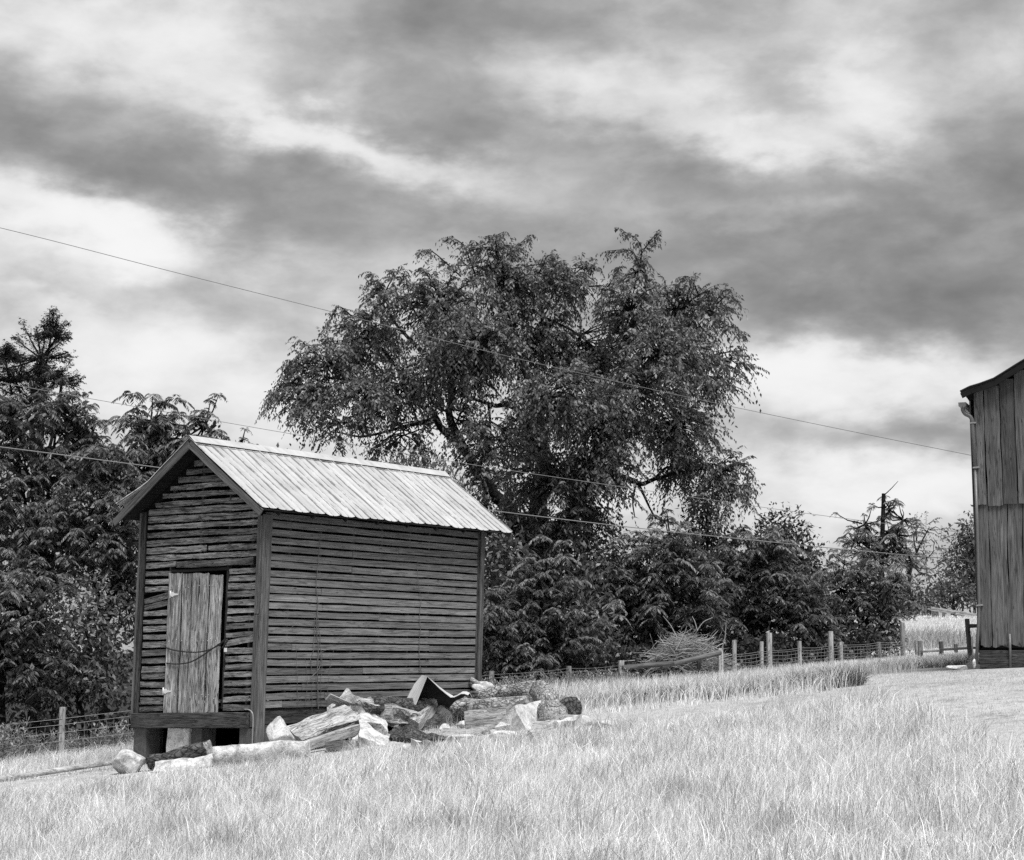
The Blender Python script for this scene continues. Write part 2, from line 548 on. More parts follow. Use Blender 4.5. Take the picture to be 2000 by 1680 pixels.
class Acc:
    """collects tubes / quads into one mesh"""
    def __init__(self):
        self.v, self.f, self.n, self.t = [], [], 0, []

    def add(self, V, Fq, tone=None):
        V = np.asarray(V, dtype=np.float32).reshape(-1, 3)
        Fq = np.asarray(Fq, dtype=np.int64)
        self.v.append(V)
        self.f.append(Fq + self.n)
        self.n += len(V)
        self.t.append(np.full(len(Fq), 0.5) if tone is None else np.asarray(tone))

    def tube(self, P, R, sides=6, cap=True):
        P = np.asarray([tuple(p) for p in P], dtype=float)
        R = np.asarray(R, dtype=float)
        n = len(P)
        T = np.gradient(P, axis=0)
        T /= np.linalg.norm(T, axis=1)[:, None] + 1e-9
        ref = np.array([0.0, 0.0, 1.0]) if abs(T[0, 2]) < 0.9 else np.array([0.0, 1.0, 0.0])
        A = np.cross(T, ref)
        A /= np.linalg.norm(A, axis=1)[:, None] + 1e-9
        B = np.cross(T, A)
        th = np.arange(sides) * 2 * np.pi / sides
        ring = P[:, None, :] + R[:, None, None] * (np.cos(th)[None, :, None] * A[:, None, :] + np.sin(th)[None, :, None] * B[:, None, :])
        i = np.arange(n - 1)[:, None]
        j = np.arange(sides)[None, :]
        a = i * sides + j
        b = i * sides + (j + 1) % sides
        q = np.stack([a, b, b + sides, a + sides], axis=-1).reshape(-1, 4)
        V = ring.reshape(-1, 3)
        if cap:
            V = np.vstack([V, P[:1], P[-1:]])
            c0, c1 = n * sides, n * sides + 1
            jj = np.arange(0, sides, 2)
            q0 = np.stack([np.full(len(jj), c0), (jj + 2) % sides, (jj + 1) % sides, jj], axis=-1) if sides % 2 == 0 else np.stack([np.full(sides, c0), (np.arange(sides) + 1) % sides, np.arange(sides), np.arange(sides)], -1)[:0]
            o = (n - 1) * sides
            q1 = np.stack([np.full(len(jj), c1), o + jj, o + (jj + 1) % sides, o + (jj + 2) % sides], axis=-1) if sides % 2 == 0 else q0[:0]
            q = np.vstack([q, q0, q1])
        self.add(V, q)

    def mesh(self, name, smooth=False, tone=True):
        return npmesh(name, np.vstack(self.v), np.vstack(self.f), np.concatenate(self.t) if tone else None, smooth)


def tube_obj(name, P, R, mat, parent=None, sides=8, smooth=True):
    a = Acc()
    if not hasattr(R, '__len__'):
        R = [R] * len(P)
    a.tube(P, R, sides)
    return link(name, a.mesh(name, smooth), mat, parent)


def spline(pts, n=6):
    """Catmull-Rom through points"""
    P = [Vector(p) for p in pts]
    P = [P[0] * 2 - P[1]] + P + [P[-1] * 2 - P[-2]]
    out = []
    for i in range(1, len(P) - 2):
        for k in range(n):
            t = k / n
            a, b, c, d = P[i - 1], P[i], P[i + 1], P[i + 2]
            out.append(0.5 * ((2 * b) + (c - a) * t + (2 * a - 5 * b + 4 * c - d) * t * t + (3 * b - a - 3 * c + d) * t ** 3))
    out.append(P[-2])
    return out


# ------------------------------------------------------------------ ground
def plane_z(x, y):
    return -1.9 + 0.1 * x + 0.025 * y


CP = []
for gx in (-13, -6, 0, 6, 12):
    for gy in (0, 8, 16, 24, 31):
        CP.append((gx, gy, plane_z(gx, gy)))
for (px, py, Y) in [(1213, 1346, 45), (1407, 1320, 47), (1502, 1306, 48), (1623, 1298, 50), (1716, 1290, 52), (1790, 1285, 55),
                    (1910, 1306, 38), (2000, 1304, 37.6), (2150, 1300, 37.2), (1650, 1318, 44), (1000, 1358, 43), (122, 1484, 37), (0, 1498, 36.5), (262, 1462, 37),
                    (1800, 1262, 72), (1800, 1204, 112), (1905, 1206, 112), (1650, 1205, 112), (1740, 1240, 85), (1900, 1268, 70),
                    (1300, 1378, 33.6), (1600, 1350, 33.6)]:
    p = at(px, py, Y)
    CP.append((p.x, p.y, p.z))
CP += [(-30, 30, -3.6), (-22, 60, -3.0), (-8, 60, -1.8), (4, 62, -0.7), (-20, 110, -1.0), (10, 110, 1.4), (60, 60, 2.5), (60, 20, 1.5), (-40, 0, -3.2), (40, 0, 0.6),
       (70, 112, 2.8), (0, 160, 1.5), (40, 160, 2.0), (-60, 160, 0.0), (-150, 60, -4), (150, 60, 3), (-300, 400, 0), (0, 400, 2), (300, 400, 3), (-300, -100, -4), (300, -100, 0), (0, -100, -3)]
CP = np.array(CP)


def _k(r):
    return r


_A = np.linalg.norm(CP[:, None, :2] - CP[None, :, :2], axis=-1)
_A = _k(_A) - np.eye(len(CP)) * 0.6
_Pm = np.hstack([np.ones((len(CP), 1)), CP[:, :2]])
_S = np.vstack([np.hstack([_A, _Pm]), np.hstack([_Pm.T, np.zeros((3, 3))])])
_w = np.linalg.solve(_S, np.concatenate([CP[:, 2], np.zeros(3)]))


def gz_np(x, y):
    x = np.asarray(x, float)
    y = np.asarray(y, float)
    z = _w[-3] + _w[-2] * x + _w[-1] * y
    for i in range(len(CP)):
        z = z + _w[i] * np.hypot(x - CP[i, 0], y - CP[i, 1])
    return z


def gz(x, y):
    return float(gz_np(np.array([x]), np.array([y]))[0])


def on_ground(px, py, lo=8.0, hi=130.0):
    """where the view ray through (px, py) meets the ground"""
    r = ray(px, py)
    r = r / r.y
    Ys = np.linspace(lo, hi, 900)
    d = r.z * Ys - gz_np(r.x * Ys, Ys)
    i = np.argmax(d < 0)
    Y = Ys[i] if d[i] < 0 else hi
    return Vector((r.x * Y, Y, gz(r.x * Y, Y)))


def inside(poly, x, y):
    poly = np.asarray(poly)
    c = np.zeros(x.shape, bool)
    j = len(poly) - 1
    for i in range(len(poly)):
        xi, yi, xj, yj = poly[i, 0], poly[i, 1], poly[j, 0], poly[j, 1]
        c ^= ((yi > y) != (yj > y)) & (x < (xj - xi) * (y - yi) / (yj - yi + 1e-12) + xi)
        j = i
    return c


MOWN_PX = [(1090, 1424), (1250, 1408), (1450, 1390), (1640, 1368), (1730, 1372), (1820, 1400), (1900, 1440), (2000, 1500), (2250, 1620), (2500, 1400), (2300, 1309), (2000, 1309), (1900, 1311), (1760, 1315), (1655, 1322), (1690, 1338), (1600, 1354), (1400, 1374), (1150, 1398)]
MOWN = [on_ground(*p).xy[:] for p in MOWN_PX]
FENCE_LINE = [(-40, 36.0), (-12, 36.6), (-9, 37), (-3, 41), (0, 43), (2.7, 45), (5.3, 47), (7, 48), (8.7, 50), (10.4, 52), (12.2, 55), (14, 60), (16, 75), (18, 112), (20, 200)]


def fence_y(x):
    return np.interp(x, [p[0] for p in FENCE_LINE], [p[1] for p in FENCE_LINE])


def axis(lo, hi, core0, core1, step, grow=1.25):
    a = list(np.arange(core0, core1, step))
    s = step
    v = core1
    while v < hi:
        a.append(v)
        s *= grow
        v += s
    a.append(hi)
    s = step
    v = core0
    b = []
    while v > lo:
        s *= grow
        v -= s
        b.append(max(v, lo))
    return np.array(sorted(set(b + a)))


gx = axis(-500, 500, -16, 18, 0.5)
gy = axis(-150, 900, 4, 62, 0.5)
GX, GY = np.meshgrid(gx, gy)
GZ = gz_np(GX.ravel(), GY.ravel()).reshape(GX.shape)
GV = np.stack([GX.ravel(), GY.ravel(), GZ.ravel()], -1)
nx, ny = len(gx), len(gy)
ii, jj = np.meshgrid(np.arange(nx - 1), np.arange(ny - 1))
a = (jj * nx + ii).ravel()
GF = np.stack([a, a + 1, a + nx + 1, a + nx], -1)
fx = GV[GF].mean(1)
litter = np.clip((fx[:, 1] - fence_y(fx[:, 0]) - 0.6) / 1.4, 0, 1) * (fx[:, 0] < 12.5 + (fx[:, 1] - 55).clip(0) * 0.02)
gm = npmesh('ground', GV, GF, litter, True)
m, t, out = material('meadow_soil')
tc_ = t.new('ShaderNodeTexCoord')
at_ = t.new('ShaderNodeAttribute', attribute_name='tone')
a1 = t.noise(tc_.outputs['Object'], 0.6, 6, 0.65)
a2 = t.noise(tc_.outputs['Object'], 9.0, 5, 0.65)
a3 = t.noise(tc_.outputs['Object'], 2.6, 5, 0.7)
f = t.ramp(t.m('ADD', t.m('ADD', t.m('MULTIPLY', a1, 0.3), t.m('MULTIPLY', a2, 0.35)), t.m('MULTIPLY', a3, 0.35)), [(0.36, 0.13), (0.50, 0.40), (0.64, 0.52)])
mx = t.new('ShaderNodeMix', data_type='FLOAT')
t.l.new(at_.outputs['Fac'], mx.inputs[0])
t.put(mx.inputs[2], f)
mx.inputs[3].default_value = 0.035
finish(t, out, mx.outputs[0], 0.95, 0, a2, 0.4, 0.05, 0.1)
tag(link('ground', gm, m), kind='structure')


# ------------------------------------------------------------------ corn crib
CO = at(497, 1456, 30.0)                       # foot of the near corner post
CA = Vector((0.565, 0.825, 0)).normalized()    # along the long wall, away from the camera
CB = Vector((-0.825, 0.565, 0)).normalized()   # along the front, to the left
CU = Vector((0.022, 0.0, 1.0))                 # the old frame leans a little


def solve3(px, py, o, e1, e2):
    r = ray(px, py)
    A = np.array([[e1.x, e2.x, -r.x], [e1.y, e2.y, -r.y], [e1.z, e2.z, -r.z]])
    return np.linalg.solve(A, np.array([-o.x, -o.y, -o.z]))


def side_th(px, py, off=0.0):      # (t, h) on the long wall
    s = solve3(px, py, CO + CB * -off, CA, CU)
    return s[0], s[1]


def front_sh(px, py, off=0.0):     # (s, h) on the front wall
    s = solve3(px, py, CO + CA * -off, CB, CU)
    return s[0], s[1]


def CP3(t, s, h):
    return CO + CA * t + CB * s + CU * h


CL = side_th(939, 1200)[0]          # length
CW = front_sh(272, 1200)[0]         # width
h_lo = side_th(512, 1383)[1]        # underside of the lowest slat
h_hi = side_th(525, 1045)[1]
PITCHH = (h_hi - h_lo) / 21.0       # slat spacing
SL = PITCHH * 0.76
OV = 0.42                           # roof overhang at the gables
ap = front_sh(370, 857, OV)
ev = front_sh(510, 991, OV)
el_ = front_sh(222, 985, OV)
RS, RH = ap                         # ridge
ES, EH = ev
slope_r = (RH - EH) / (RS - ES)
print('CRIB', CL, CW, h_lo, h_hi, PITCHH, 'ridge', RS, RH, 'eave', ES, EH, 'left eave', el_, 'slope', slope_r)
TB = side_th(1001, 1036, -ES if ES < 0 else 0)
print('back eave t,h', TB)


def roof_h(s):
    """underside of the roof above position s on the front"""
    return RH - abs(s - RS) * slope_r - 0.07


crib = thing('corn_crib', CO.copy(), 'slatted weathered wooden corn crib with pale tin gable roof and plank door', 'corn crib')

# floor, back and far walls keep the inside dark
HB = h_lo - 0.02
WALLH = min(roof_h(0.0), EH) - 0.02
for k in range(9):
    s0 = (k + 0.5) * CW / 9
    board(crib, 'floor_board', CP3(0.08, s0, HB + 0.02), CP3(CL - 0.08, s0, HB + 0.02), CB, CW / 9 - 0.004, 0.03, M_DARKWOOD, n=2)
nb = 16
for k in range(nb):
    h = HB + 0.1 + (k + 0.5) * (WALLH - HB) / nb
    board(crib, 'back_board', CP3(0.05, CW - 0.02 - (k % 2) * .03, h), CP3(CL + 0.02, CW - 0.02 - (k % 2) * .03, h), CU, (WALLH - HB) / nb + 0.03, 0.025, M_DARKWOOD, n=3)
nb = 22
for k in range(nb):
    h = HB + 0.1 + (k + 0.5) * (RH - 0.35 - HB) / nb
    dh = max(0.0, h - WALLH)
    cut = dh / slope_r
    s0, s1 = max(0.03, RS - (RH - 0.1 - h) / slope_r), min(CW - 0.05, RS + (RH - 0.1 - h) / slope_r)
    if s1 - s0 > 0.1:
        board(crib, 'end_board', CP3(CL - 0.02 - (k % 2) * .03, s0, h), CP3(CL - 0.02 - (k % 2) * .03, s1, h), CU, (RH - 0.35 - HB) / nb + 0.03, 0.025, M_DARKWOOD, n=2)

# long wall: rows of slats, some pieced
joints = {17: [685], 19: [685], 14: [626, 0], 12: [629], 7: [840, 573], 5: [840], 9: [840], 2: [595], 0: [558, 0], 16: [], 4: [712], 1: [], 3: []}
nrow = int((WALLH - h_lo) / PITCHH) + 1
for r in range(nrow):
    h = h_lo + r * PITCHH + SL / 2
    if h + SL / 2 > WALLH + 0.05:
        break
    cuts = [0.075]
    js = [j for j in joints.get(r, []) if j]
    if not js and random.random() < 0.25:
        js = [random.uniform(600, 880)]
    for j in js:
        t0 = side_th(j, 1200)[0]
        cuts.append(t0)
    cuts = sorted(cuts) + [CL - 0.10]
    for c0, c1 in zip(cuts[:-1], cuts[1:]):
        if c1 - c0 < 0.25:
            continue
        j0, j1 = random.uniform(-0.008, 0.008), random.uniform(-0.008, 0.008)
        board(crib, 'slat', CP3(c0 + 0.004, 0.012 + random.uniform(-.004, .004), h + j0), CP3(c1 - 0.004, 0.012 + random.uniform(-.004, .004), h + j1), CU, SL * random.uniform(0.92, 1.05), 0.024, M_SIDE, n=9, edge=0.0042, end=0.01)
# studs behind the slats
for px in (565, 625, 690, 745, 800, 838, 888):
    t0 = side_th(px, 1200)[0]
    beam(crib, 'stud', CP3(t0, 0.075, HB), CP3(t0, 0.075, WALLH), CA, 0.05, 0.09, M_BEAM)

# front: slats either side of the door, full rows above it
d_tl, d_tr = front_sh(335, 1120), front_sh(439, 1122)
d_bl, d_br = front_sh(325, 1392), front_sh(427, 1389)


def sag(s, h):
    return -0.075 * (s / CW) * max(0.0, 1 - (h - h_lo) / 2.6)


hf0 = front_sh(470, 1386)[1]
hf1 = front_sh(470, 1042)[1]
FP = (hf1 - hf0) / 22.0
FS = FP * 0.72
DOOR_TOP = d_tl[1]
tilt = {16 - 0: 0.0}
r = 0
fl = 0.085
while True:
    h = hf0 + r * FP + FS / 2
    top = h + FS / 2
    smax = CW - 0.10
    s0, s1 = 0.09, smax
    lim = (RH - 0.16 - h) / slope_r
    s0, s1 = max(s0, RS - lim), min(s1, RS + lim)
    if s1 - s0 < 0.15:
        break
    spans = [(s0, s1)]
    if h < DOOR_TOP + 0.02:
        f = (h - d_br[1]) / (d_tr[1] - d_br[1])
        dr = d_br[0] + (d_tr[0] - d_br[0]) * f
        dl = d_bl[0] + (d_tl[0] - d_bl[0]) * f
        spans = [(s0, dr - 0.08), (dl + 0.02, s1)]
    for k, (a0, a1) in enumerate(spans):
        j0, j1 = random.uniform(-0.009, 0.009), random.uniform(-0.009, 0.009)
        if len(spans) == 2 and k == 1 and r in (13, 14):
            j1 -= 0.075 if r == 14 else 0.05
            j0 += 0.03
        if len(spans) == 2 and k == 0 and r == 8:
            j0 += 0.05
        if len(spans) == 1 and r == 18 and k == 0:
            j0 += 0.02
        pieces = [(a0, a1)]
        if len(spans) == 1 and r in (18, 20, 17):
            mid = a0 + (a1 - a0) * (0.72 if r == 18 else 0.45)
            pieces = [(a0, mid - 0.01), (mid + 0.01, a1)]
        for (b0, b1) in pieces:
            if r == 18 and b0 == a0 and len(pieces) == 2:
                b0 = b0 + 0.10
            board(crib, 'slat', CP3(0.012 + random.uniform(-.006, .006), b0, h + sag(b0, h) + j0), CP3(0.012 + random.uniform(-.006, .006), b1, h + sag(b1, h) + j1), CU, FS * random.uniform(0.82, 1.1), 0.026, M_FRONT, n=12 if b1 - b0 > 1 else 6, edge=0.009, end=0.02)
    r += 1
for s0 in (0.25, d_tr[0] - 0.03, d_tl[0] + 0.06, (d_tl[0] + d_tr[0]) / 2):
    hb = HB if abs(s0 - (d_tl[0] + d_tr[0]) / 2) > 0.05 else DOOR_TOP + 0.04
    beam(crib, 'stud', CP3(0.075, s0, hb), CP3(0.075, s0, roof_h(s0) - 0.12), CB, 0.05, 0.09, M_BEAM)
# header above the door
beam(crib, 'door_header', CP3(0.03, d_tr[0] - 0.08, DOOR_TOP + 0.05), CP3(0.03, d_tl[0] + 0.05, DOOR_TOP + 0.03), CU, 0.06, 0.03, M_DARKWOOD)

# corner posts: two boards each
h_post = front_sh(505, 1003)[1]
board(crib, 'corner_post', CP3(0.0, -0.018, -0.12), CP3(0.0, -0.018, h_post - 0.02) + CA * 0.0, CA, 0.20, 0.034, M_POST, n=10, edge=0.005).location += CA * 0.085
board(crib, 'corner_board', CP3(-0.020, 0.045, h_lo - 0.30), CP3(-0.020, 0.045, front_sh(500, 1200)[1]), CB, 0.085, 0.03, M_POST, n=6, edge=0.004)
board(crib, 'corner_board', CP3(-0.022, 0.045, front_sh(500, 1200)[1] + 0.012), CP3(-0.022, 0.045, h_post - 0.03), CB, 0.085, 0.03, M_POST, n=6, edge=0.004)
board(crib, 'corner_post', CP3(-0.020, CW - 0.045, h_lo - 0.26), CP3(-0.020, CW - 0.045, roof_h(CW) - 0.02), CB, 0.10, 0.03, M_BEAM, n=8, edge=0.004)
board(crib, 'corner_post', CP3(-0.0, CW + 0.02, h_lo - 0.26), CP3(-0.0, CW + 0.02, roof_h(CW) - 0.04), CA, 0.12, 0.03, M_POST, n=8, edge=0.004)
board(crib, 'corner_post', CP3(CL - 0.03, -0.02, h_lo - 0.35), CP3(CL - 0.03, -0.02, WALLH + 0.03), CA, 0.115, 0.034, M_POST, n=8, edge=0.005)
beam(crib, 'corner_board', CP3(CL - 0.125, 0.01, h_lo - 0.1), CP3(CL - 0.125, 0.01, WALLH), CA, 0.045, 0.05, M_BEAM)

# sills and the heavy beam under the door
sb_t = front_sh(470, 1391, 0.09)[1]
sb_b = front_sh(470, 1422, 0.09)[1]
hs = sb_t - sb_b
s_r, s_l = front_sh(481, 1405, 0.10)[0], front_sh(256, 1405, 0.10)[0]
hl = front_sh(262, 1408, 0.10)[1]
beam(crib, 'sill_beam', CP3(-0.02, s_r, (sb_t + sb_b) / 2), CP3(-0.02, s_l, hl), CU, hs, 0.17, M_BEAM, 0.012, 0.012)
beam(crib, 'sill_beam', CP3(0.10, 0.10, h_lo - 0.02 - hs / 2), CP3(CL - 0.05, 0.10, h_lo - 0.02 - hs / 2 + 0.03), CU, hs, 0.15, M_BEAM, 0.012, 0.012)
beam(crib, 'sill_beam', CP3(0.10, CW - 0.12, h_lo - 0.04 - hs / 2), CP3(CL - 0.05, CW - 0.12, h_lo - 0.04 - hs / 2), CU, hs, 0.15, M_BEAM, 0.012, 0.012)

# piers
def pier(px0, px1, py_b, mat, off=0.04, dep=0.35, name='pier_block', rough=0.004, tdir=None):
    s0, s1 = front_sh(px0, 1430, off)[0], front_sh(px1, 1430, off)[0]
    hb = front_sh((px0 + px1) / 2, py_b, off)[1]
    p = CP3(-off + dep / 2, (s0 + s1) / 2, hb)
    z0 = min(hb, (gz(p.x, p.y) - CO.z)) - 0.12
    top = CP3(-off + dep / 2, (s0 + s1) / 2, sb_b - 0.004 + (hl - (sb_t + sb_b) / 2) * ((s0 + s1) / 2 / CW))
    base = CP3(-off + dep / 2, (s0 + s1) / 2, z0)
    beam(crib, name, base, top, CB, abs(s0 - s1), dep, mat, 0.012, rough)


pier(261, 285, 1466, M_BLOCK)
pier(326, 369, 1465, M_STONE, 0.0, 0.3, 'pier_stone', 0.02)
pier(370, 394, 1458, M_BLOCK, -0.06)
pier(467, 492, 1458, M_BLOCK)
for t0 in (0.28, CL * 0.5, CL - 0.4):
    for s0 in (0.12, CW - 0.14):
        p = CP3(t0, s0, 0)
        beam(crib, 'pier_block', CP3(t0, s0, gz(p.x, p.y) - CO.z - 0.12), CP3(t0, s0, h_lo - 0.025 - hs), CA, 0.38, 0.2, M_BLOCK, 0.012, 0.004)

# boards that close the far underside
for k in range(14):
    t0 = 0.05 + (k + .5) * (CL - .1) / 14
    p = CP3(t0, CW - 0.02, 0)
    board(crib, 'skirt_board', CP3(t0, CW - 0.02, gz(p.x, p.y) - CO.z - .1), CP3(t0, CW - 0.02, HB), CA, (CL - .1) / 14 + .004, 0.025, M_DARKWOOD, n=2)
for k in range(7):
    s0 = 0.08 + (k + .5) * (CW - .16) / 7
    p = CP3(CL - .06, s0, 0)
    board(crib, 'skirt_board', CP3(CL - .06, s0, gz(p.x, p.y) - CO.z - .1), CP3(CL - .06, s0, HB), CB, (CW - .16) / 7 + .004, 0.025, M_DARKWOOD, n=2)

# door of four planks with strap hinges
door = bpy.data.objects.new('door', None)
COL.objects.link(door)
door.parent = crib
door.matrix_local = Matrix.Translation(CP3(0, d_bl[0], d_bl[1]) - CO)
PW['door'] = Matrix.Translation(CP3(0, d_bl[0], d_bl[1]))
fr = [(0.0, 0.235), (0.27, 0.42), (0.448, 0.745), (0.785, 1.0)]
for k, (f0, f1) in enumerate(fr):
    fm = (f0 + f1) / 2
    sb, st = d_bl[0] + (d_br[0] - d_bl[0]) * fm, d_tl[0] + (d_tr[0] - d_tl[0]) * fm
    hb, ht = d_bl[1] + (d_br[1] - d_bl[1]) * fm + (-0.09, -0.03, -0.05, -0.04)[k], d_tl[1] + (d_tr[1] - d_tl[1]) * fm + (0.0, -0.01, 0.005, -0.02)[k]
    w = abs(d_tl[0] - d_tr[0]) * (f1 - f0)
    o = board(door, 'plank', CP3(-0.045, st, ht), CP3(-0.045, sb, hb), CB, w, 0.028, M_DOOR, n=14, edge=0.006, end=0.03, jag=4)
    if k == 2:
        o['label'] = 'widest pale door plank'
for hh in (0.12, 0.52, 0.9):
    a_, b_ = [(d_bl[0] + (d_tl[0] - d_bl[0]) * hh, d_bl[1] + (d_tl[1] - d_bl[1]) * hh), (d_br[0] + (d_tr[0] - d_br[0]) * hh, d_br[1] + (d_tr[1] - d_br[1]) * hh)]
    board(door, 'batten', CP3(-0.015, a_[0] - 0.03, a_[1]), CP3(-0.015, b_[0] + 0.03, b_[1]), CU, 0.10, 0.026, M_BEAM, n=3)
for (px, py) in ((334, 1161), (320, 1350)):
    s0, h0 = front_sh(px, py, 0.065)
    V = [(0, -.035, 0), (0, .035, 0), (-.04, .04, 0), (-.075, .018, 0), (-.165, .008, 0), (-.175, 0, 0), (-.165, -.012, 0), (-.075, -.022, 0), (-.04, -.042, 0)]
    P = [CP3(-0.062, s0 + x, h0 + y) for (x, y, z) in V] + [CP3(-0.068, s0 + x, h0 + y) for (x, y, z) in V]
    n = len(V)
    Fc = [tuple(range(n)), tuple(range(2 * n - 1, n - 1, -1))] + [(i, i + n, (i + 1) % n + n, (i + 1) % n) for i in range(n)]
    link('hinge', pymesh('hinge', P, Fc), M_HINGE, door)
    a = Acc()
    a.tube([CP3(-0.07, s0 + .012, h0 - .06), CP3(-0.07, s0 + .012, h0 + .06)], [0.012, 0.012], 6)
    link('hinge_pin', a.mesh('hinge_pin'), M_HINGE, door)
# nail heads
a = Acc()
for hh in (0.12, 0.52, 0.9):
    for fx_ in (0.05, 0.2, 0.3, 0.4, 0.5, 0.6, 0.72, 0.8, 0.85, 0.95):
        s_ = d_bl[0] + (d_tl[0] - d_bl[0]) * hh + ((d_br[0] - d_bl[0]) * fx_)
        h_ = d_bl[1] + (d_tl[1] - d_bl[1]) * hh + random.uniform(-.035, .035)
        a.tube([CP3(-0.060, s_, h_), CP3(-0.066, s_, h_)], [0.006, 0.006], 6)
o = link('nail_heads', a.mesh('nail_heads'), M_HINGE, door)
o['kind'] = 'stuff'

# dark cable looped over the door, and its padlock
def fpt(px, py, off):
    s_, h_ = front_sh(px, py, off)
    return CP3(-off, s_, h_)


P = spline([fpt(324, 1263, .02), fpt(329, 1267, .075), fpt(350, 1272, .085), fpt(385, 1274, .085), fpt(412, 1268, .085), fpt(432, 1257, .085), fpt(440, 1252, .05)], 5)
Q = spline([fpt(324, 1294, .02), fpt(329, 1296, .075), fpt(350, 1297, .085), fpt(375, 1292, .085), fpt(402, 1276, .085), fpt(425, 1260, .085), fpt(438, 1251, .05)], 5)
a = Acc()
a.tube(P, [0.011] * len(P), 6)
a.tube(Q, [0.011] * len(Q), 6)
K = spline([fpt(428, 1262, .09), fpt(436, 1252, .10), fpt(444, 1250, .09), fpt(440, 1258, .10), fpt(434, 1266, .09)], 4)
a.tube(K, [0.014] * len(K), 6)
tag(link('cable', a.mesh('cable', True), M_CHAIN), 'dark cable looped across the plank door of the crib', 'cable')
s0, h0 = front_sh(440.5, 1268, .085)
lock = thing('padlock', CP3(-0.085, s0, h0), 'small shiny padlock hanging beside the plank door', 'padlock')
beam(lock, 'lock_body', CP3(-0.085, s0, h0 - .045), CP3(-0.085, s0, h0 + .02), CB, 0.055, 0.025, M_HINGE, 0.006)
P = [CP3(-0.085, s0 + x, h0 + y) for (x, y) in ((-.019, .02), (-.019, .06), (-.012, .078), (0, .085), (.012, .078), (.019, .06), (.019, .02))]
tube_obj('shackle', P, 0.006, M_CHAIN, lock, 6)

# rafters, purlins, barge boards, roof sheets
def roof_pt(t, s, up=0.0):
    return CP3(t, s, RH - abs(s - RS) * slope_r + up)


LS = RS + (RS - ES) * 1.0           # left eave mirrored
T0, T1 = -OV, TB[0]
for t0 in np.linspace(0.1, CL - 0.1, 8):
    for sd in (-1, 1):
        beam(crib, 'rafter', roof_pt(t0, RS + sd * 0.03, -0.10), roof_pt(t0, RS + sd * (RS - ES - 0.06), -0.10), CA, 0.045, 0.10, M_DARKWOOD)
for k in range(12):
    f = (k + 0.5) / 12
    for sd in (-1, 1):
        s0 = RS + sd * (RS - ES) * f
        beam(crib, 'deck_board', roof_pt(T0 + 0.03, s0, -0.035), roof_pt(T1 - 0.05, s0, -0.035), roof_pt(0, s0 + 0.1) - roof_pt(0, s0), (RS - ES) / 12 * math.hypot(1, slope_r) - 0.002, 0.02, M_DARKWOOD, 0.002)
for sd, e in ((-1, 1.0), (1, 1.03)):
    w = 0.115
    o = board(crib, 'barge_board', roof_pt(T0 + 0.012, RS + sd * 0.004, -0.085), roof_pt(T0 + 0.012, RS + sd * (RS - ES) * e, -0.085), CU, w, 0.025, M_BARGE, n=8, edge=0.004, end=0.01)
    board(crib, 'barge_board', roof_pt(T1 - 0.03, RS + sd * 0.004, -0.085), roof_pt(T1 - 0.03, RS + sd * (RS - ES), -0.085), CU, w, 0.025, M_BARGE, n=4)

NS = 18
pw = (T1 - T0) / NS
for sd in (-1, 1):
    for i in range(NS):
        V, Fc = [], []
        prof = [(-0.012, 0.012), (0.0, 0.026), (0.05, 0.006), (0.25, 0.0), (0.46, 0.001), (0.5, 0.012), (0.54, 0.001), (0.75, 0.0), (0.95, 0.005), (1.0, 0.021), (1.012, 0.008)]
        rows = 9
        ph = random.random() * 20
        dip = random.uniform(-0.012, 0.012)
        for rr in range(rows + 1):
            f = rr / rows
            for (u_, z_) in prof:
                t_ = T0 + (i + u_) * pw
                s_ = RS + sd * (RS - ES) * f * (1 + (0.008 * math.sin(ph) if f == 1 else 0))
                up = 0.004 + z_ * (1.0 + 0.35 * f) + mnoise.noise(Vector((t_ * 2.5, f * 4, ph))) * 0.010 + dip * f * math.sin(u_ * math.pi)
                if rr == rows:
                    up -= 0.011 * math.sin(max(0, min(1, u_)) * math.pi)
                if sd == 1 and i < 3:
                    up += (0.20 * (1 - i / 3)) * max(0.0, f - 0.55) ** 1.2 / 0.38
                V.append(roof_pt(t_, s_, up))
        n = len(prof)
        for rr in range(rows):
            for j in range(n - 1):
                q = (rr * n + j, rr * n + j + 1, (rr + 1) * n + j + 1, (rr + 1) * n + j)
                Fc.append(q if sd == -1 else q[::-1])
        c = roof_pt(T0 + (i + .5) * pw, RS, 0)
        # local frame: x down the slope, so streaks follow it
        M, _ = frame(roof_pt(T0 + (i + .5) * pw, RS), roof_pt(T0 + (i + .5) * pw, RS + sd * (RS - ES)), CA)
        Mi = M.inverted()
        me = pymesh('roof_sheet', [Mi @ v for v in V], Fc, True)
        link('roof_sheet', me, M_ROOF, crib, M)
# ridge cap
V, Fc = [], []
for i in range(13):
    t_ = T0 - 0.01 + (T1 - T0 + 0.02) * i / 12
    for (ds, up) in ((-0.13, 0.034 - 0.13 * slope_r * 0), (0, 0.055), (0.13, 0.034)):
        V.append(roof_pt(t_, RS + ds, up + 0.004))
for i in range(12):
    for j in range(2):
        Fc.append((i * 3 + j, i * 3 + j + 3, i * 3 + j + 4, i * 3 + j + 1))
link('ridge_cap', pymesh('ridge_cap', V, Fc), M_ROOF, crib)

# a bent rod at the corner
def spt(px, py, off):
    t_, h_ = side_th(px, py, off)
    return CP3(t_, -off, h_)


P = spline([fpt(478, 1386, .13), fpt(485, 1386, .13), fpt(491, 1390, .13), fpt(494, 1398, .13), fpt(494, 1420, .13), fpt(493, 1452, .13), fpt(493, 1466, .13)], 5)
tag(tube_obj('bent_pipe', P, 0.011, M_GUTTER, None, 8), 'thin bent metal pipe at the near corner of the crib', 'pipe')

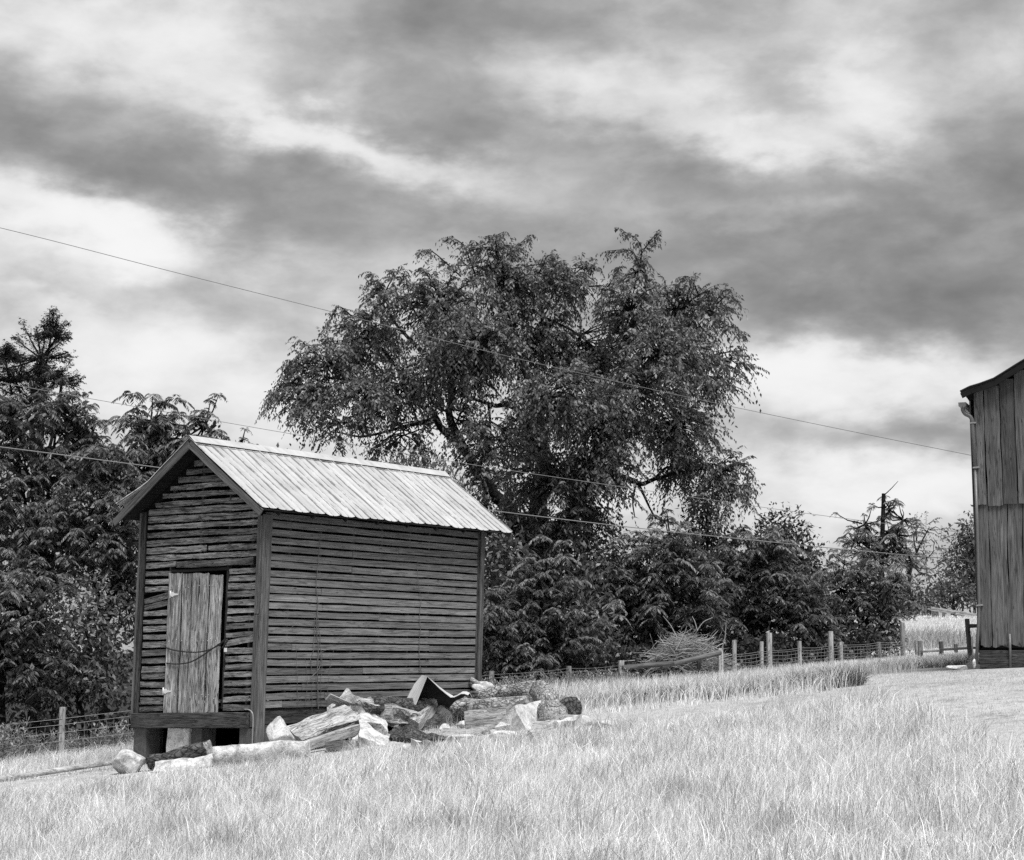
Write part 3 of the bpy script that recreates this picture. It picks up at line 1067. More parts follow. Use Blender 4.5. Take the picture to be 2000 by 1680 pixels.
# dry vines on the long wall
def vine(label, spines, r0=0.007):
    a = Acc()
    for pts, rr in spines:
        Q = spline([spt(x, y, 0.03 + random.uniform(0, .012)) for (x, y) in pts], 5)
        Q = [q + Vector((random.uniform(-.01, .01), random.uniform(-.006, .006), 0)) for q in Q]
        a.tube(Q, np.linspace(rr, rr * 0.5, len(Q)), 5)
    tag(link('dead_vine', a.mesh('dead_vine', True), M_VINE), label, 'vine', 'dry vines on the long crib wall')


vine('dry branching vine climbing the left third of the crib wall', [
    ([(622, 1385), (620, 1350), (619, 1310), (622, 1270), (618, 1230), (621, 1180), (618, 1140), (622, 1090), (625, 1045)], 0.010),
    ([(606, 1325), (622, 1308), (626, 1290), (624, 1240), (619, 1200)], 0.009),
    ([(608, 1310), (607, 1290), (612, 1270), (615, 1220), (614, 1205)], 0.007),
    ([(582, 1380), (581, 1340), (580, 1300), (577, 1260)], 0.005), ([(596, 1378), (600, 1330), (598, 1300), (596, 1285)], 0.004),
    ([(640, 1380), (641, 1340), (645, 1300), (652, 1270)], 0.004), ([(628, 1375), (626, 1340), (628, 1300), (630, 1262)], 0.005),
    ([(625, 1275), (634, 1271), (640, 1266)], 0.004), ([(570, 1224), (580, 1219), (585, 1210)], 0.004),
    ([(644, 1303), (650, 1298)], 0.004), ([(610, 1390), (608, 1350), (612, 1330)], 0.005)])
vine('single thin dry vine hanging down the right part of the crib wall', [
    ([(822, 1312), (820, 1290), (819, 1260), (821, 1230), (820, 1200), (822, 1170), (819, 1150), (815, 1120), (818, 1090)], 0.007)])


# ------------------------------------------------------------------ wood and stone heap
def heap_pt(px, py, fwd=0.0):
    """a point of the heap: it rests on the ground where its foot is seen and leans back towards the wall"""
    g = on_ground(px, max(py, 1400) + 8).y
    if py < 1400:
        g += (1400 - py) * 0.016
    if px < 945:
        w_ = CO.y + CA.y * side_th(px, 1300)[0]
        g = min(g, w_ - 0.42)
    return at(px, py, min(g, 34.6) - fwd * 0.35)


def log_obj(label, p0, p1, r0, r1, mat, cut=None, sides=14, lump=0.16, cat='log', group=None, name='log', bend=0.0, hollow=False):
    M, L = frame(p0, p1, Vector((0.03, 0.1, 1)))
    V, Fc, mi = [], [], []
    n = 14
    s = random.random() * 90
    for i in range(n + 1):
        f = i / n
        for j in range(sides):
            th = j * 2 * math.pi / sides
            r_ = (r0 + (r1 - r0) * f)
            r_ *= 1 + lump * mnoise.noise(Vector((f * L * 2.2, math.cos(th) * 1.3, math.sin(th) * 1.3 + s))) * 1.4 + 0.06 * mnoise.noise(Vector((f * L * 9, math.cos(th) * 5, math.sin(th) * 5 + s)))
            x = f * L + (mnoise.noise(Vector((math.cos(th), math.sin(th), s))) * r0 * 0.35 if i in (0, n) else 0)
            V.append((x, math.cos(th) * r_ + bend * math.sin(f * math.pi), math.sin(th) * r_))
    for i in range(n):
        for j in range(sides):
            a_, b_ = i * sides + j, i * sides + (j + 1) % sides
            Fc.append((a_, b_, b_ + sides, a_ + sides))
            mi.append(0)
    for e, o_ in ((0, 0), (1, n * sides)):
        ring2 = len(V)
        cx = sum(V[o_ + j][0] for j in range(sides)) / sides
        for j in range(sides):
            v = V[o_ + j]
            V.append((cx + (v[0] - cx) * .5 + random.uniform(-.012, .012), v[1] * .6, v[2] * .6))
        V.append((cx + random.uniform(-.02, .02), 0, 0))
        c = len(V) - 1
        for j in range(sides):
            k = (j + 1) % sides
            q = (o_ + j, ring2 + j, ring2 + k, o_ + k)
            t3 = (ring2 + j, c, ring2 + k)
            Fc += [q, t3] if e == 0 else [q[::-1], t3[::-1]]
            mi += [1, 1]
    me = pymesh(name, V, Fc, True, mi)
    return tag(link(name, me, [mat, cut or M_CUT], None, M), label, cat, group)


def wedge_obj(label, p0, p1, up, w, h, mat_face, mat_bark, kind='half', cat='split log', name='split_log', group=None, rough=0.03, t0=1.0, t1=1.0):
    """a split log: bark round one side, flat pale faces where it was cleft"""
    M, L = frame(p0, p1, up.cross(p1 - p0))
    if kind == 'half':
        pr = [(-.5, 0.0, 1), (-.25, .04, 1), (0.0, .02, 1), (.25, .05, 1), (.5, 0, 0), (.46, -.38, 0), (.30, -.72, 0), (.02, -.95, 0), (-.28, -.74, 0), (-.47, -.36, 0)]
    elif kind == 'quarter':
        pr = [(-.05, .95, 1), (.12, .55, 1), (.30, .2, 1), (.5, -.15, 0), (.36, -.42, 0), (.05, -.5, 0), (-.3, -.42, 0), (-.5, -.1, 1), (-.36, .3, 1), (-.2, .65, 1)]
    else:   # slab
        pr = [(-.5, .22, 1), (-.2, .26, 1), (.2, .24, 1), (.5, .2, 0), (.52, 0, 0), (.48, -.22, 1), (.15, -.25, 1), (-.2, -.24, 1), (-.49, -.2, 0), (-.52, 0, 0)]
    n = 12
    k = len(pr)
    s = random.random() * 90
    V, Fc, mi = [], [], []
    for i in range(n + 1):
        f = i / n
        sc = t0 + (t1 - t0) * f
        for (y, z, _) in pr:
            d = mnoise.noise_vector(Vector((f * L * 2.6, y * 2.5, z * 2.5 + s))) * rough * 1.7 + mnoise.noise_vector(Vector((f * L * 7, y * 8, z * 8 + s))) * rough * 0.4
            xe = (mnoise.noise(Vector((y * 3, z * 3, s + i))) * 0.16 * w) if i in (0, n) else 0
            V.append((f * L + xe + d.x * .5, y * w * sc + d.y, z * h * sc + d.z))
    for i in range(n):
        for j in range(k):
            a_, b_ = i * k + j, i * k + (j + 1) % k
            Fc.append((a_, a_ + k, b_ + k, b_))
            mi.append(0 if pr[j][2] else 1)
    for e, o_ in ((0, 0), (1, n * k)):
        c = len(V)
        V.append((sum(V[o_ + j][0] for j in range(k)) / k + random.uniform(-.02, .02), sum(V[o_ + j][1] for j in range(k)) / k, sum(V[o_ + j][2] for j in range(k)) / k))
        for j in range(k):
            t3 = (o_ + j, o_ + (j + 1) % k, c)
            Fc.append(t3 if e == 0 else t3[::-1])
            mi.append(0)
    me = pymesh(name, V, Fc, False, mi)
    return tag(link(name, me, [mat_face, mat_bark], None, M), label, cat, group)


def rock_obj(label, c, rx, ry, rz, mat, seed, cuts=5, cat='stone', name='stone', tilt=0.0, group=None, rot=0.0, smooth=True):
    import bmesh
    bm = bmesh.new()
    bmesh.ops.create_icosphere(bm, subdivisions=4, radius=1.0)
    rr = random.Random(seed)
    planes = []
    for _ in range(cuts + 5):
        nrm = Vector((rr.uniform(-1, 1), rr.uniform(-1, 1), rr.uniform(-1, 1))).normalized()
        planes.append((nrm, rr.uniform(0.50, 0.80)))
    planes.append((Vector((0, 0, -1)), 0.75))
    for v in bm.verts:
        p = v.co.copy()
        for nrm, d in planes:
            k = p.dot(nrm) - d
            if k > 0:
                p -= nrm * k * 0.93
        p += p.normalized() * (mnoise.noise(p * 1.6 + Vector((seed, 0, 0))) * 0.10 + mnoise.noise(p * 5 + Vector((seed, 3, 0))) * 0.035 + mnoise.noise(p * 13 + Vector((seed, 3, 0))) * 0.012)
        v.co = Vector((p.x * rx, p.y * ry, p.z * rz))
    me = bpy.data.meshes.new(name)
    bm.to_mesh(me)
    bm.free()
    if smooth:
        me.polygons.foreach_set('use_smooth', [True] * len(me.polygons))
    M = Matrix.Translation(c) @ Matrix.Rotation(tilt, 4, 'Y') @ Matrix.Rotation(rot, 4, 'Z')
    return tag(link(name, me, mat, None, M), label, cat, group)


HG = 'firewood and stones heaped along the crib wall'
Z = Vector((0, 0, 1))
X = Vector((1, 0, 0))
FWD = Vector((0, -1, 0))

# left to right
rock_obj('tall pale stone block standing right against the near corner post', heap_pt(547, 1432, .35), 0.24, 0.20, 0.27, M_STONE, 3, 4, tilt=-0.25, group=HG)
wedge_obj('big half log whose grey cut face points up to the right', heap_pt(574, 1434, .2), heap_pt(690, 1388, .7), (FWD * 0.8 + Z * 0.55), 0.36, 0.24, M_CUT, M_BARK, 'half', group=HG, rough=0.03)
wedge_obj('wide pale slab leaning behind the big half log', heap_pt(712, 1440, -1.0), heap_pt(660, 1366, -.6), Vector((0.1, -1, 0.35)), 0.50, 0.2, M_STONEG, M_CUT, 'slab', group=HG, rough=0.03)
wedge_obj('rounded grey chunk leaning right of the wide pale slab', heap_pt(732, 1452, -.6), heap_pt(730, 1392, -.6), Vector((0.35, -1, 0.35)), 0.52, 0.25, M_STONEG, M_BARK, 'half', group=HG, rough=0.035)
beam(None, 'timber', heap_pt(598, 1456, 2.0), heap_pt(700, 1424, 2.9), Z, 0.16, 0.11, M_PALEWOOD, 0.008, 0.008)
tag(bpy.data.objects['timber'], 'pale squared timber poking up out of the grass before the half log', 'timber', HG)
board(None, 'plank', heap_pt(640, 1361, -.35), heap_pt(757, 1410, -.15), Vector((0.2, -0.6, 0.75)), 0.13, 0.03, M_PALEWOOD, n=5)
tag(bpy.data.objects.get('plank.004') or bpy.data.objects['plank'], 'long straight board slanting down over the grey slabs', 'board', HG)
rock_obj('pale stone at the end of the squared timber', heap_pt(700, 1447, .5), 0.17, 0.15, 0.17, M_STONE, 8, 6, group=HG, tilt=.4)
log_obj('short log with dark bark lying just left of the folded tin', heap_pt(716, 1380, -.45), heap_pt(818, 1385, -.3), 0.17, 0.19, M_BARKD, M_CUT, group=HG, lump=0.25)
rock_obj('small round grey stone between slab and dark log', heap_pt(768, 1406, .1), 0.13, 0.13, 0.15, M_STONEG, 12, 4, group=HG)
wedge_obj('pale cleft chunk with a pointed top in the middle of the heap', heap_pt(800, 1424, .15), heap_pt(838, 1384, -.15), Vector((-0.8, -0.4, 0.5)), 0.46, 0.32, M_CUT, M_PALEWOOD, 'quarter', group=HG, t0=1.0, t1=0.8)
log_obj('stubby log with a round cut end facing the grass', heap_pt(862, 1402, .7), heap_pt(884, 1396, -.35), 0.20, 0.20, M_BARK, M_STONEG, group=HG)
wedge_obj('dark hollow half log low in the grass mid heap', heap_pt(757, 1428, .9), heap_pt(852, 1444, .9), (FWD * 0.5 + Z), 0.42, 0.34, M_BARKD, M_BARKD, 'half', group=HG, rough=0.06)
rock_obj('small pale stone low in front of the dark hollow log', heap_pt(792, 1466, .75), 0.12, 0.10, 0.11, M_STONE, 17, 5, group=HG)
rock_obj('tiny dark chunk beside the stubby log', heap_pt(868, 1422, .4), 0.10, 0.08, 0.08, M_STONEG, 21, 5, group=HG)
wedge_obj('flat pale split piece lying low right of the hollow log', heap_pt(858, 1432, .35), heap_pt(946, 1428, .3), (FWD * 0.6 + Z), 0.30, 0.26, M_PALEWOOD, M_BARK, 'half', group=HG)
log_obj('long flaky barked log across the middle of the heap', heap_pt(880, 1386, -.05), heap_pt(1028, 1384, .2), 0.18, 0.22, M_BARK, M_CUT, group=HG)
wedge_obj('pale wedge of split log under the long flaky log', heap_pt(910, 1420, .5), heap_pt(990, 1412, .4), Vector((0.3, -0.5, 0.8)), 0.46, 0.36, M_PALEWOOD, M_CUT, 'quarter', group=HG)
wedge_obj('largest smooth cleft wedge right of the flaky log end', heap_pt(997, 1420, .3), heap_pt(1074, 1402, .25), Vector((-0.25, -0.7, 0.65)), 0.58, 0.36, M_STONEG, M_PALEWOOD, 'quarter', group=HG)
log_obj('upper spotted log lying on top at the right', heap_pt(938, 1364, -.2), heap_pt(1046, 1350, -.1), 0.17, 0.19, M_BARK, M_CUT, group=HG)
log_obj('short dark log under the pale rounded stump', heap_pt(905, 1363, -.55), heap_pt(965, 1363, -.6), 0.12, 0.13, M_BARKD, M_CUT, group=HG)
rock_obj('pale rounded stump topmost by the far corner post', heap_pt(947, 1347, -.75), 0.28, 0.22, 0.19, M_STONEG, 29, 4, group=HG)
log_obj('upright root stump with ridged bark near the right end', heap_pt(1082, 1412, .6), heap_pt(1058, 1348, .3), 0.26, 0.18, M_BARK, M_CUT, group=HG, lump=0.4)
log_obj('fat log with a dark round end facing right', heap_pt(1070, 1383, -.35), heap_pt(1112, 1388, .05), 0.23, 0.24, M_BARK, M_BARKD, group=HG, lump=0.12)
rock_obj('broad pale boulder at the right end of the heap', heap_pt(1130, 1411, .25), 0.34, 0.24, 0.17, M_STONE, 33, 5, group=HG)
rock_obj('flat white stone lying farthest right beyond the heap', heap_pt(1188, 1414, .25), 0.26, 0.18, 0.08, M_STONE, 38, 4, group=HG)
rock_obj('dark angular chunk under the folded tin', heap_pt(845, 1376, -.2), 0.16, 0.12, 0.12, M_STONEG, 41, 7, group=HG, tilt=.5)
wedge_obj('grey split piece beneath the tin and above the flaky log', heap_pt(862, 1386, -.2), heap_pt(912, 1375, -.25), Vector((0.1, -0.5, 0.8)), 0.20, 0.16, M_CUT, M_BARK, 'quarter', group=HG)
rock_obj('small pale stone wedged beneath the flaky log', heap_pt(903, 1415, .15), 0.12, 0.10, 0.10, M_STONE, 44, 6, group=HG)
rock_obj('low pale stone in the grass under the smooth wedge', heap_pt(985, 1437, .5), 0.26, 0.16, 0.08, M_STONE, 46, 4, group=HG)
rock_obj('long low pale stone in the grass left of that wedge', heap_pt(905, 1444, .6), 0.30, 0.16, 0.08, M_STONE, 49, 4, group=HG)
P = [heap_pt(919, 1326, -.95), heap_pt(948, 1345, -.85)]
tag(tube_obj('tube', P, 0.045, M_PALEWOOD, None, 10), 'pale tube end sticking up by the far corner post', 'tube', HG)
# broken pieces that fill the heap
for (px, py, tx, ty, w, h, kind, mf, mb, lab) in [
    (742, 1402, 800, 1408, .30, .24, 'quarter', M_CUT, M_BARKD, 'cleft piece lying just under the dark bark log'),
    (690, 1362, 735, 1372, .22, .16, 'half', M_CUT, M_BARK, 'small split piece behind the top of the big half log'),
    (812, 1405, 850, 1412, .24, .2, 'quarter', M_PALEWOOD, M_BARK, 'short pale splinter in the hollow under the tin'),
    (888, 1404, 935, 1398, .26, .2, 'quarter', M_STONEG, M_BARKD, 'grey triangular piece under the end of the long flaky log'),
    (960, 1404, 1003, 1398, .24, .2, 'quarter', M_CUT, M_BARKD, 'dark sided piece tucked under the middle of the flaky log'),
    (1010, 1372, 1052, 1376, .28, .22, 'half', M_CUT, M_BARK, 'split piece bridging the flaky log and the root stump'),
    (1080, 1424, 1128, 1414, .26, .2, 'quarter', M_STONEG, M_BARKD, 'low broken piece at the foot of the fat dark ended log'),
    (1040, 1440, 1090, 1430, .22, .14, 'half', M_PALEWOOD, M_BARK, 'thin pale slab in the grass below the root stump'),
    (640, 1462, 690, 1458, .24, .16, 'quarter', M_PALEWOOD, M_STONE, 'pale splinter in the grass under the squared timber'),
    (812, 1456, 850, 1462, .20, .14, 'quarter', M_STONEG, M_BARK, 'grey fragment in the grass before the hollow log'),
    (930, 1352, 975, 1362, .24, .2, 'half', M_CUT, M_BARK, 'split piece under the topmost pale stump')]:
    wedge_obj(lab, heap_pt(px, py), heap_pt(tx, ty), Vector((random.uniform(-.4, .4), -.8, .6)), w, h, mf, mb, kind, group=HG, rough=.035)
# in front of the crib
FG = 'blocks and logs lying before the crib front'
rock_obj('bright white block left of the crib, largest of all', at(255, 1490, 29.6), 0.29, 0.26, 0.24, M_STONE, 52, 3, group=FG, tilt=-0.3)
log_obj('dark cracked log lying under the crib front', at(292, 1490, 29.6), at(408, 1463, 29.3), 0.11, 0.14, M_BARKD, M_CUT, group=FG, lump=0.3)
wedge_obj('low pale bark slab left of the corner post in the grass', at(300, 1500, 28.9), at(425, 1484, 28.8), Vector((0, -.5, 1)), 0.3, 0.22, M_STONEG, M_STONE, 'half', group=FG, rough=0.05)
log_obj('long pale rotten log in the grass before the corner post', at(420, 1480, 28.7), at(600, 1462, 28.5), 0.16, 0.15, M_STONEG, M_STONE, group=FG, lump=0.35)
p0, p1 = at(-60, 1534, 30.5), at(226, 1488, 31.2)
tag(tube_obj('pole', [p0, p0.lerp(p1, .5) + Vector((0, 0, .015)), p1], [0.055, 0.05, 0.045], M_PALEWOOD, None, 10), 'long pale wooden pole lying in the grass left of the crib', 'pole')

# folded sheet of tin on top of the heap
TIN_SIDE = -1
FR = [(812, 1376), (834, 1321), (846, 1332), (858, 1344), (870, 1354), (881, 1362), (888, 1361), (901, 1354), (908, 1354), (915, 1357)]
BK = [(784, 1366), (824, 1318), (842, 1327), (858, 1341), (872, 1352), (886, 1360), (893, 1358), (904, 1351), (911, 1351), (918, 1354)]
YF = heap_pt(836, 1350, 0.0).y - .45
V, Fc = [], []
nd = 6
for k in range(nd + 1):
    fk = k / nd
    for (a0, b0) in zip(FR, BK):
        q = at(a0[0], a0[1], YF + (a0[0] - 834) * .003).lerp(at(b0[0], b0[1], YF + .55), fk)
        V.append(q + mnoise.noise_vector(q * 2.3) * .012)
n = len(FR)
for b0 in BK:       # the back is bent down to the logs
    V.append(at(b0[0] + 4, 1384 if b0[0] < 874 else b0[1] + 8, YF + .62))
for k in range(nd + 1):
    for j in range(n - 1):
        Fc.append((k * n + j, k * n + j + 1, (k + 1) * n + j + 1, (k + 1) * n + j))
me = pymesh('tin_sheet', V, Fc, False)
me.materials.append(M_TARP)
me.materials.append(M_TIN_SHADE)
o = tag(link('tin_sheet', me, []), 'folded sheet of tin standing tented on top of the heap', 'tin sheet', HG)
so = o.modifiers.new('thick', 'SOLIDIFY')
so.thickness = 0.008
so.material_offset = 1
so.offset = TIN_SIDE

for (px, py, tx, ty, w, h, kind, mf, mb, lab) in [
    (1000, 1402, 1040, 1384, .34, .28, 'quarter', M_CUT, M_BARKD, 'steep cleft piece leaning between the flaky log and the root stump'),
    (700, 1434, 752, 1440, .28, .24, 'quarter', M_CUT, M_BARK, 'chunky split end lying before the rounded grey chunk'),
    (770, 1378, 812, 1392, .22, .18, 'half', M_PALEWOOD, M_BARK, 'pale half round resting on the dark bark log'),
    (1040, 1420, 1092, 1416, .34, .28, 'half', M_CUT, M_BARKD, 'dark bellied half log under the fat dark ended log')]:
    wedge_obj(lab, heap_pt(px, py, .6), heap_pt(tx, ty, .6), Vector((random.uniform(-.4, .4), -.6, .8)), w, h, mf, mb, kind, group=HG, rough=.035)


# ------------------------------------------------------------------ barn at the right
BC = at(1909, 1304, 38.0)
B1 = Vector((0.925, -0.38, 0)).normalized()   # along the gable wall, to the right
B2 = Vector((0.38, 0.925, 0)).normalized()    # back along the left side
BU = Vector((-0.004, 0, 1.0))


def barn_uh(px, py, off=0.0):
    s = solve3(px, py, BC - B2 * off, B1, BU)
    return s[0], s[1]


def BP(u, v, h):
    return BC + B1 * u + B2 * v + BU * h


barn = thing('barn', BC.copy(), 'tall weathered barn with upright boards in two tiers and a dark tin roof', 'barn')
rake_px = [(1875, 766), (1893, 757), (1913, 751), (1940, 741), (1958, 730), (1985, 713), (2000, 704), (2040, 680), (2120, 626)]
rake = [barn_uh(x, y, 0.3) for (x, y) in rake_px]
BW = 7.6
uP = rake[-1]
mid = BW / 2
sl = (rake[-1][1] - rake[-2][1]) / (rake[-1][0] - rake[-2][0])
rake.append((mid, uP[1] + (mid - uP[0]) * sl))
full = rake + [(BW - u, h) for (u, h) in rake[::-1][1:]]
BD = 11.0


def barn_top(u):
    return float(np.interp(u, [p[0] for p in full], [p[1] for p in full])) - 0.04


tier = barn_uh(1950, 986)[1]
foot = barn_uh(1950, 1265)[1]
# upper tier: edges read off the photograph, then on across the rest of the wall
up_edges = [barn_uh(x, 900)[0] for x in (1906.0, 1926, 1957, 1986, 2013, 2042, 2070)]
lo_top = [barn_uh(x, 1000)[0] for x in (1907.5, 1932, 1968, 1998, 2027, 2056)]
lo_bot = [barn_uh(x, 1250)[0] for x in (1915, 1940, 1973, 2003, 2030, 2058)]
while up_edges[-1] < BW:
    up_edges.append(up_edges[-1] + random.uniform(0.24, 0.34))
while lo_top[-1] < BW:
    d = random.uniform(0.25, 0.34)
    lo_top.append(lo_top[-1] + d)
    lo_bot.append(lo_bot[-1] + d)
for k in range(len(up_edges) - 1):
    a0, a1 = up_edges[k] + 0.010, up_edges[k + 1] - 0.010
    c = (a0 + a1) / 2
    board(barn, 'upper_board', BP(c, -0.035, min(barn_top(a0), barn_top(a1)) + 0.02), BP(c + .005, -0.06, tier - random.uniform(0.0, 0.05)), B1, a1 - a0, 0.03, M_BARN, n=14, edge=0.009, end=0.02, jag=4)
for k in range(len(lo_top) - 1):
    ct, cb = (lo_top[k] + lo_top[k + 1]) / 2, (lo_bot[k] + lo_bot[k + 1]) / 2
    w = lo_top[k + 1] - lo_top[k] - 0.022
    board(barn, 'lower_board', BP(ct, -0.012, tier + 0.25), BP(cb, -0.02, foot + random.uniform(-0.02, 0.03)), B1, w, 0.028, M_BARN, n=14, edge=0.010, end=0.06, jag=6)
# lining, sill, framing behind the boards
for k in range(14):
    u0 = 0.12 + k * (BW - 0.24) / 14
    u1 = u0 + (BW - 0.24) / 14
    board(barn, 'inner_board', BP((u0 + u1) / 2, 0.10, 0.25), BP((u0 + u1) / 2, 0.10, min(barn_top(u0), barn_top(u1)) - 0.1), B1, u1 - u0 - 0.002, 0.02, M_DARKWOOD, n=2)
for k in range(36):
    v0 = 0.05 + k * (BD - 0.1) / 36
    board(barn, 'side_board', BP(0.03, v0 + BD / 72, 0.3), BP(0.03, v0 + BD / 72, barn_top(0.0) - 0.1), B2, BD / 36 - 0.012, 0.028, M_BARN, n=3)
    board(barn, 'side_board', BP(BW - 0.03, v0 + BD / 72, 0.3), BP(BW - 0.03, v0 + BD / 72, barn_top(0.0) - 0.1), B2, BD / 36 - 0.012, 0.028, M_BARN, n=2)
for k in range(26):
    u0 = 0.05 + (k + .5) * (BW - 0.1) / 26
    board(barn, 'end_board', BP(u0, BD, 0.3), BP(u0, BD, barn_top(u0) - 0.1), B1, BW / 26 - 0.01, 0.028, M_BARN, n=2)
beam(barn, 'sill_beam', BP(0.06, 0.06, 0.17), BP(BW, 0.06, 0.17), Z, 0.36, 0.22, M_BEAM, 0.015, 0.012)
beam(barn, 'ledger', BP(0.12, 0.05, 0.44), BP(BW, 0.05, 0.44), Z, 0.10, 0.12, M_DARKWOOD, 0.01, 0.01)
beam(barn, 'sill_beam', BP(0.12, 0.2, 0.15), BP(0.12, BD, 0.15), Z, 0.5, 0.2, M_BEAM, 0.015, 0.012)
beam(barn, 'sill_beam', BP(BW - 0.12, 0.2, 0.15), BP(BW - 0.12, BD, 0.15), Z, 0.5, 0.2, M_BEAM, 0.015, 0.012)
# roof: sheets running from eave to ridge, joined to the rake line
ns = 15
for sd in (0, 1):
    half = rake if sd == 0 else [(BW - u, h) for (u, h) in rake]
    for i in range(ns):
        v0, v1 = -0.3 + i * (BD + 0.6) / ns, -0.3 + (i + 1) * (BD + 0.6) / ns
        V, Fc = [], []
        for (u, h) in half:
            for (q, z) in ((0, .015), (.04, 0.03), (.1, 0.0), (.5, 0), (.9, 0), (.96, .028), (1.01, .016)):
                V.append(BP(u, v0 + (v1 - v0) * q, h + z - 0.0))
        nn = 7
        for r_ in range(len(half) - 1):
            for j in range(nn - 1):
                Fc.append((r_ * nn + j, r_ * nn + j + 1, (r_ + 1) * nn + j + 1, (r_ + 1) * nn + j))
        o = link('roof_sheet', pymesh('roof_sheet', V, Fc), M_DARKROOF, barn)
        so = o.modifiers.new('thick', 'SOLIDIFY')
        so.thickness = 0.012
for (u0, h0), (u1, h1) in zip(rake[:-1], rake[1:]):
    if u1 - u0 > 0.05:
        beam(barn, 'rake_board', BP(u0 + 0.02, -0.27, h0 - 0.075), BP(u1 + 0.03, -0.27, h1 - 0.075), Z, 0.11, 0.03, M_DARKWOOD, 0.004)
for k in range(10):
    v = 0.05 + k * (BD - 0.2) / 9
    beam(barn, 'rafter_end', BP(rake[0][0] + 0.10, v, rake[0][1] - 0.10), BP(mid, v, full[len(rake) - 1][1] - 0.12), Z, 0.12, 0.06, M_DARKWOOD, 0.004)
# gutter along the left eave and its downspout
gp = barn_uh(1879, 791, 0.12)
a = Acc()
gl = [(-0.075, 0.055), (-0.07, -0.02), (-0.03, -0.055), (0.03, -0.055), (0.07, -0.02), (0.075, 0.055)]
V, Fc = [], []
for i in range(2):
    v = -0.12 if i == 0 else BD
    for (du, dh) in gl:
        V.append(BP(gp[0] + du, v, gp[1] + dh - (0.0 if i == 0 else 0.05)))
for j in range(5):
    Fc.append((j, j + 1, j + 7, j + 6))
Fc.append((0, 1, 2, 3, 4, 5))
o = link('gutter', pymesh('gutter', V, Fc), M_GUTTER, barn)
so = o.modifiers.new('thick', 'SOLIDIFY')
so.thickness = 0.005


def bpt(px, py, off):
    u, h = barn_uh(px, py, off)
    return BP(u, -off, h)


P = spline([bpt(1880, 794, .08), bpt(1881, 802, .08), bpt(1886, 809, .08), bpt(1894, 813, .08), bpt(1899, 822, .08), bpt(1900, 840, .08)], 5) + [bpt(1905.5, 916, .08)]
down = tube_obj('downspout', P, 0.043, M_PIPE, barn, 10)
tube_obj('lower_pipe', [bpt(1904.5, 914, .08), bpt(1909, 1040, .08), bpt(1912.5, 1185, .08), bpt(1910, 1240, .08), bpt(1907, 1292, .08)], 0.034, M_PIPE, down, 10)
for (px, py) in ((1899, 827), (1905, 914), (1912, 1183)):
    beam(down, 'bracket', bpt(px - 4.5, py, .08), bpt(px + 8, py - 1, .08), Z, 0.03, 0.10, M_GUTTER, 0.004)
tube_obj('conduit', [bpt(1972, 1238, .07), bpt(1974, 1305, .07)], 0.026, M_PIPE, barn, 8)
rock_obj('flat pale stone in the grass beside the barn corner', at(1870, 1304, 37.6), 0.26, 0.15, 0.07, M_STONEG, 61, 4)
rock_obj('small white stake stone at the foot of the downspout', at(1905, 1297, 37.4) + Vector((-.03, 0, 0)), 0.045, 0.05, 0.11, M_STONE, 63, 4)


# ------------------------------------------------------------------ fences
def on_fence(px, dy=0.0):
    lo, hi = 20.0, 60.0
    for _ in range(60):
        Y = (lo + hi) / 2
        if Y < fence_y((px - 1000) / F * Y * 1.0) + dy:
            lo = Y
        else:
            hi = Y
    return (px - 1000) / F * lo, lo


def fence_post(parent, px, top, w, Y=None, mat=None, lean=0.0, name='post'):
    x, y = on_fence(px) if Y is None else ((px - 1000) / F * Y, Y)
    q = at(px, top, y)
    b = Vector((q.x, q.y, gz(q.x, q.y) - 0.12))
    q.x += lean
    n = 6
    M, L = frame(b, q, Vector((0.95, 0.3, 0)))
    me = box_mesh(name, L, w, w * 0.85, w * 0.16, 0.008)
    link(name, me, mat or M_FENCE, parent, M)
    return q, b


def strand(parent, pts, r, name='wire', sag=0.02, n=4):
    out = []
    for a_, b_ in zip(pts[:-1], pts[1:]):
        for k in range(n):
            f = k / n
            p = a_.lerp(b_, f)
            p.z -= sag * math.sin(f * math.pi) + random.uniform(-.008, .008)
            out.append(p)
    out.append(pts[-1])
    a = Acc()
    a.tube(out, [r] * len(out), 4)
    return link(name, a.mesh(name), M_WIRE, parent)


def wire_fence(label, posts, levels, r, stay, group):
    x0, y0 = on_fence(posts[0][0])
    f = thing('wire_fence', Vector((x0, y0, gz(x0, y0))), label, 'fence', group)
    tops = []
    for (px, top, w) in posts:
        tops.append(fence_post(f, px, top, w))
    hmin = min((q - b).z for q, b in tops)
    for fr in levels:
        strand(f, [b + Vector((0, -w_ * .5, 0.12)) + (q - b).normalized() * (hmin - .12) * fr for (q, b), (_, _, w_) in zip(tops, posts)], r)
    a = Acc()
    for (q0, b0), (q1, b1) in zip(tops[:-1], tops[1:]):
        d = (b1 - b0).length
        k = int(d / stay)
        for i in range(1, k):
            t = i / k
            b = b0.lerp(b1, t)
            h0, h1 = levels[0] * (hmin - .12), levels[-2] * (hmin - .12)
            a.tube([b + Vector((random.uniform(-.01, .01), -.05, .12 + h0)), b + Vector((random.uniform(-.01, .01), -.05, .12 + h1))], [r * .75] * 2, 4, False)
    o = link('wire_stays', a.mesh('wire_stays'), M_WIRE, f)
    o['kind'] = 'stuff'
    return f


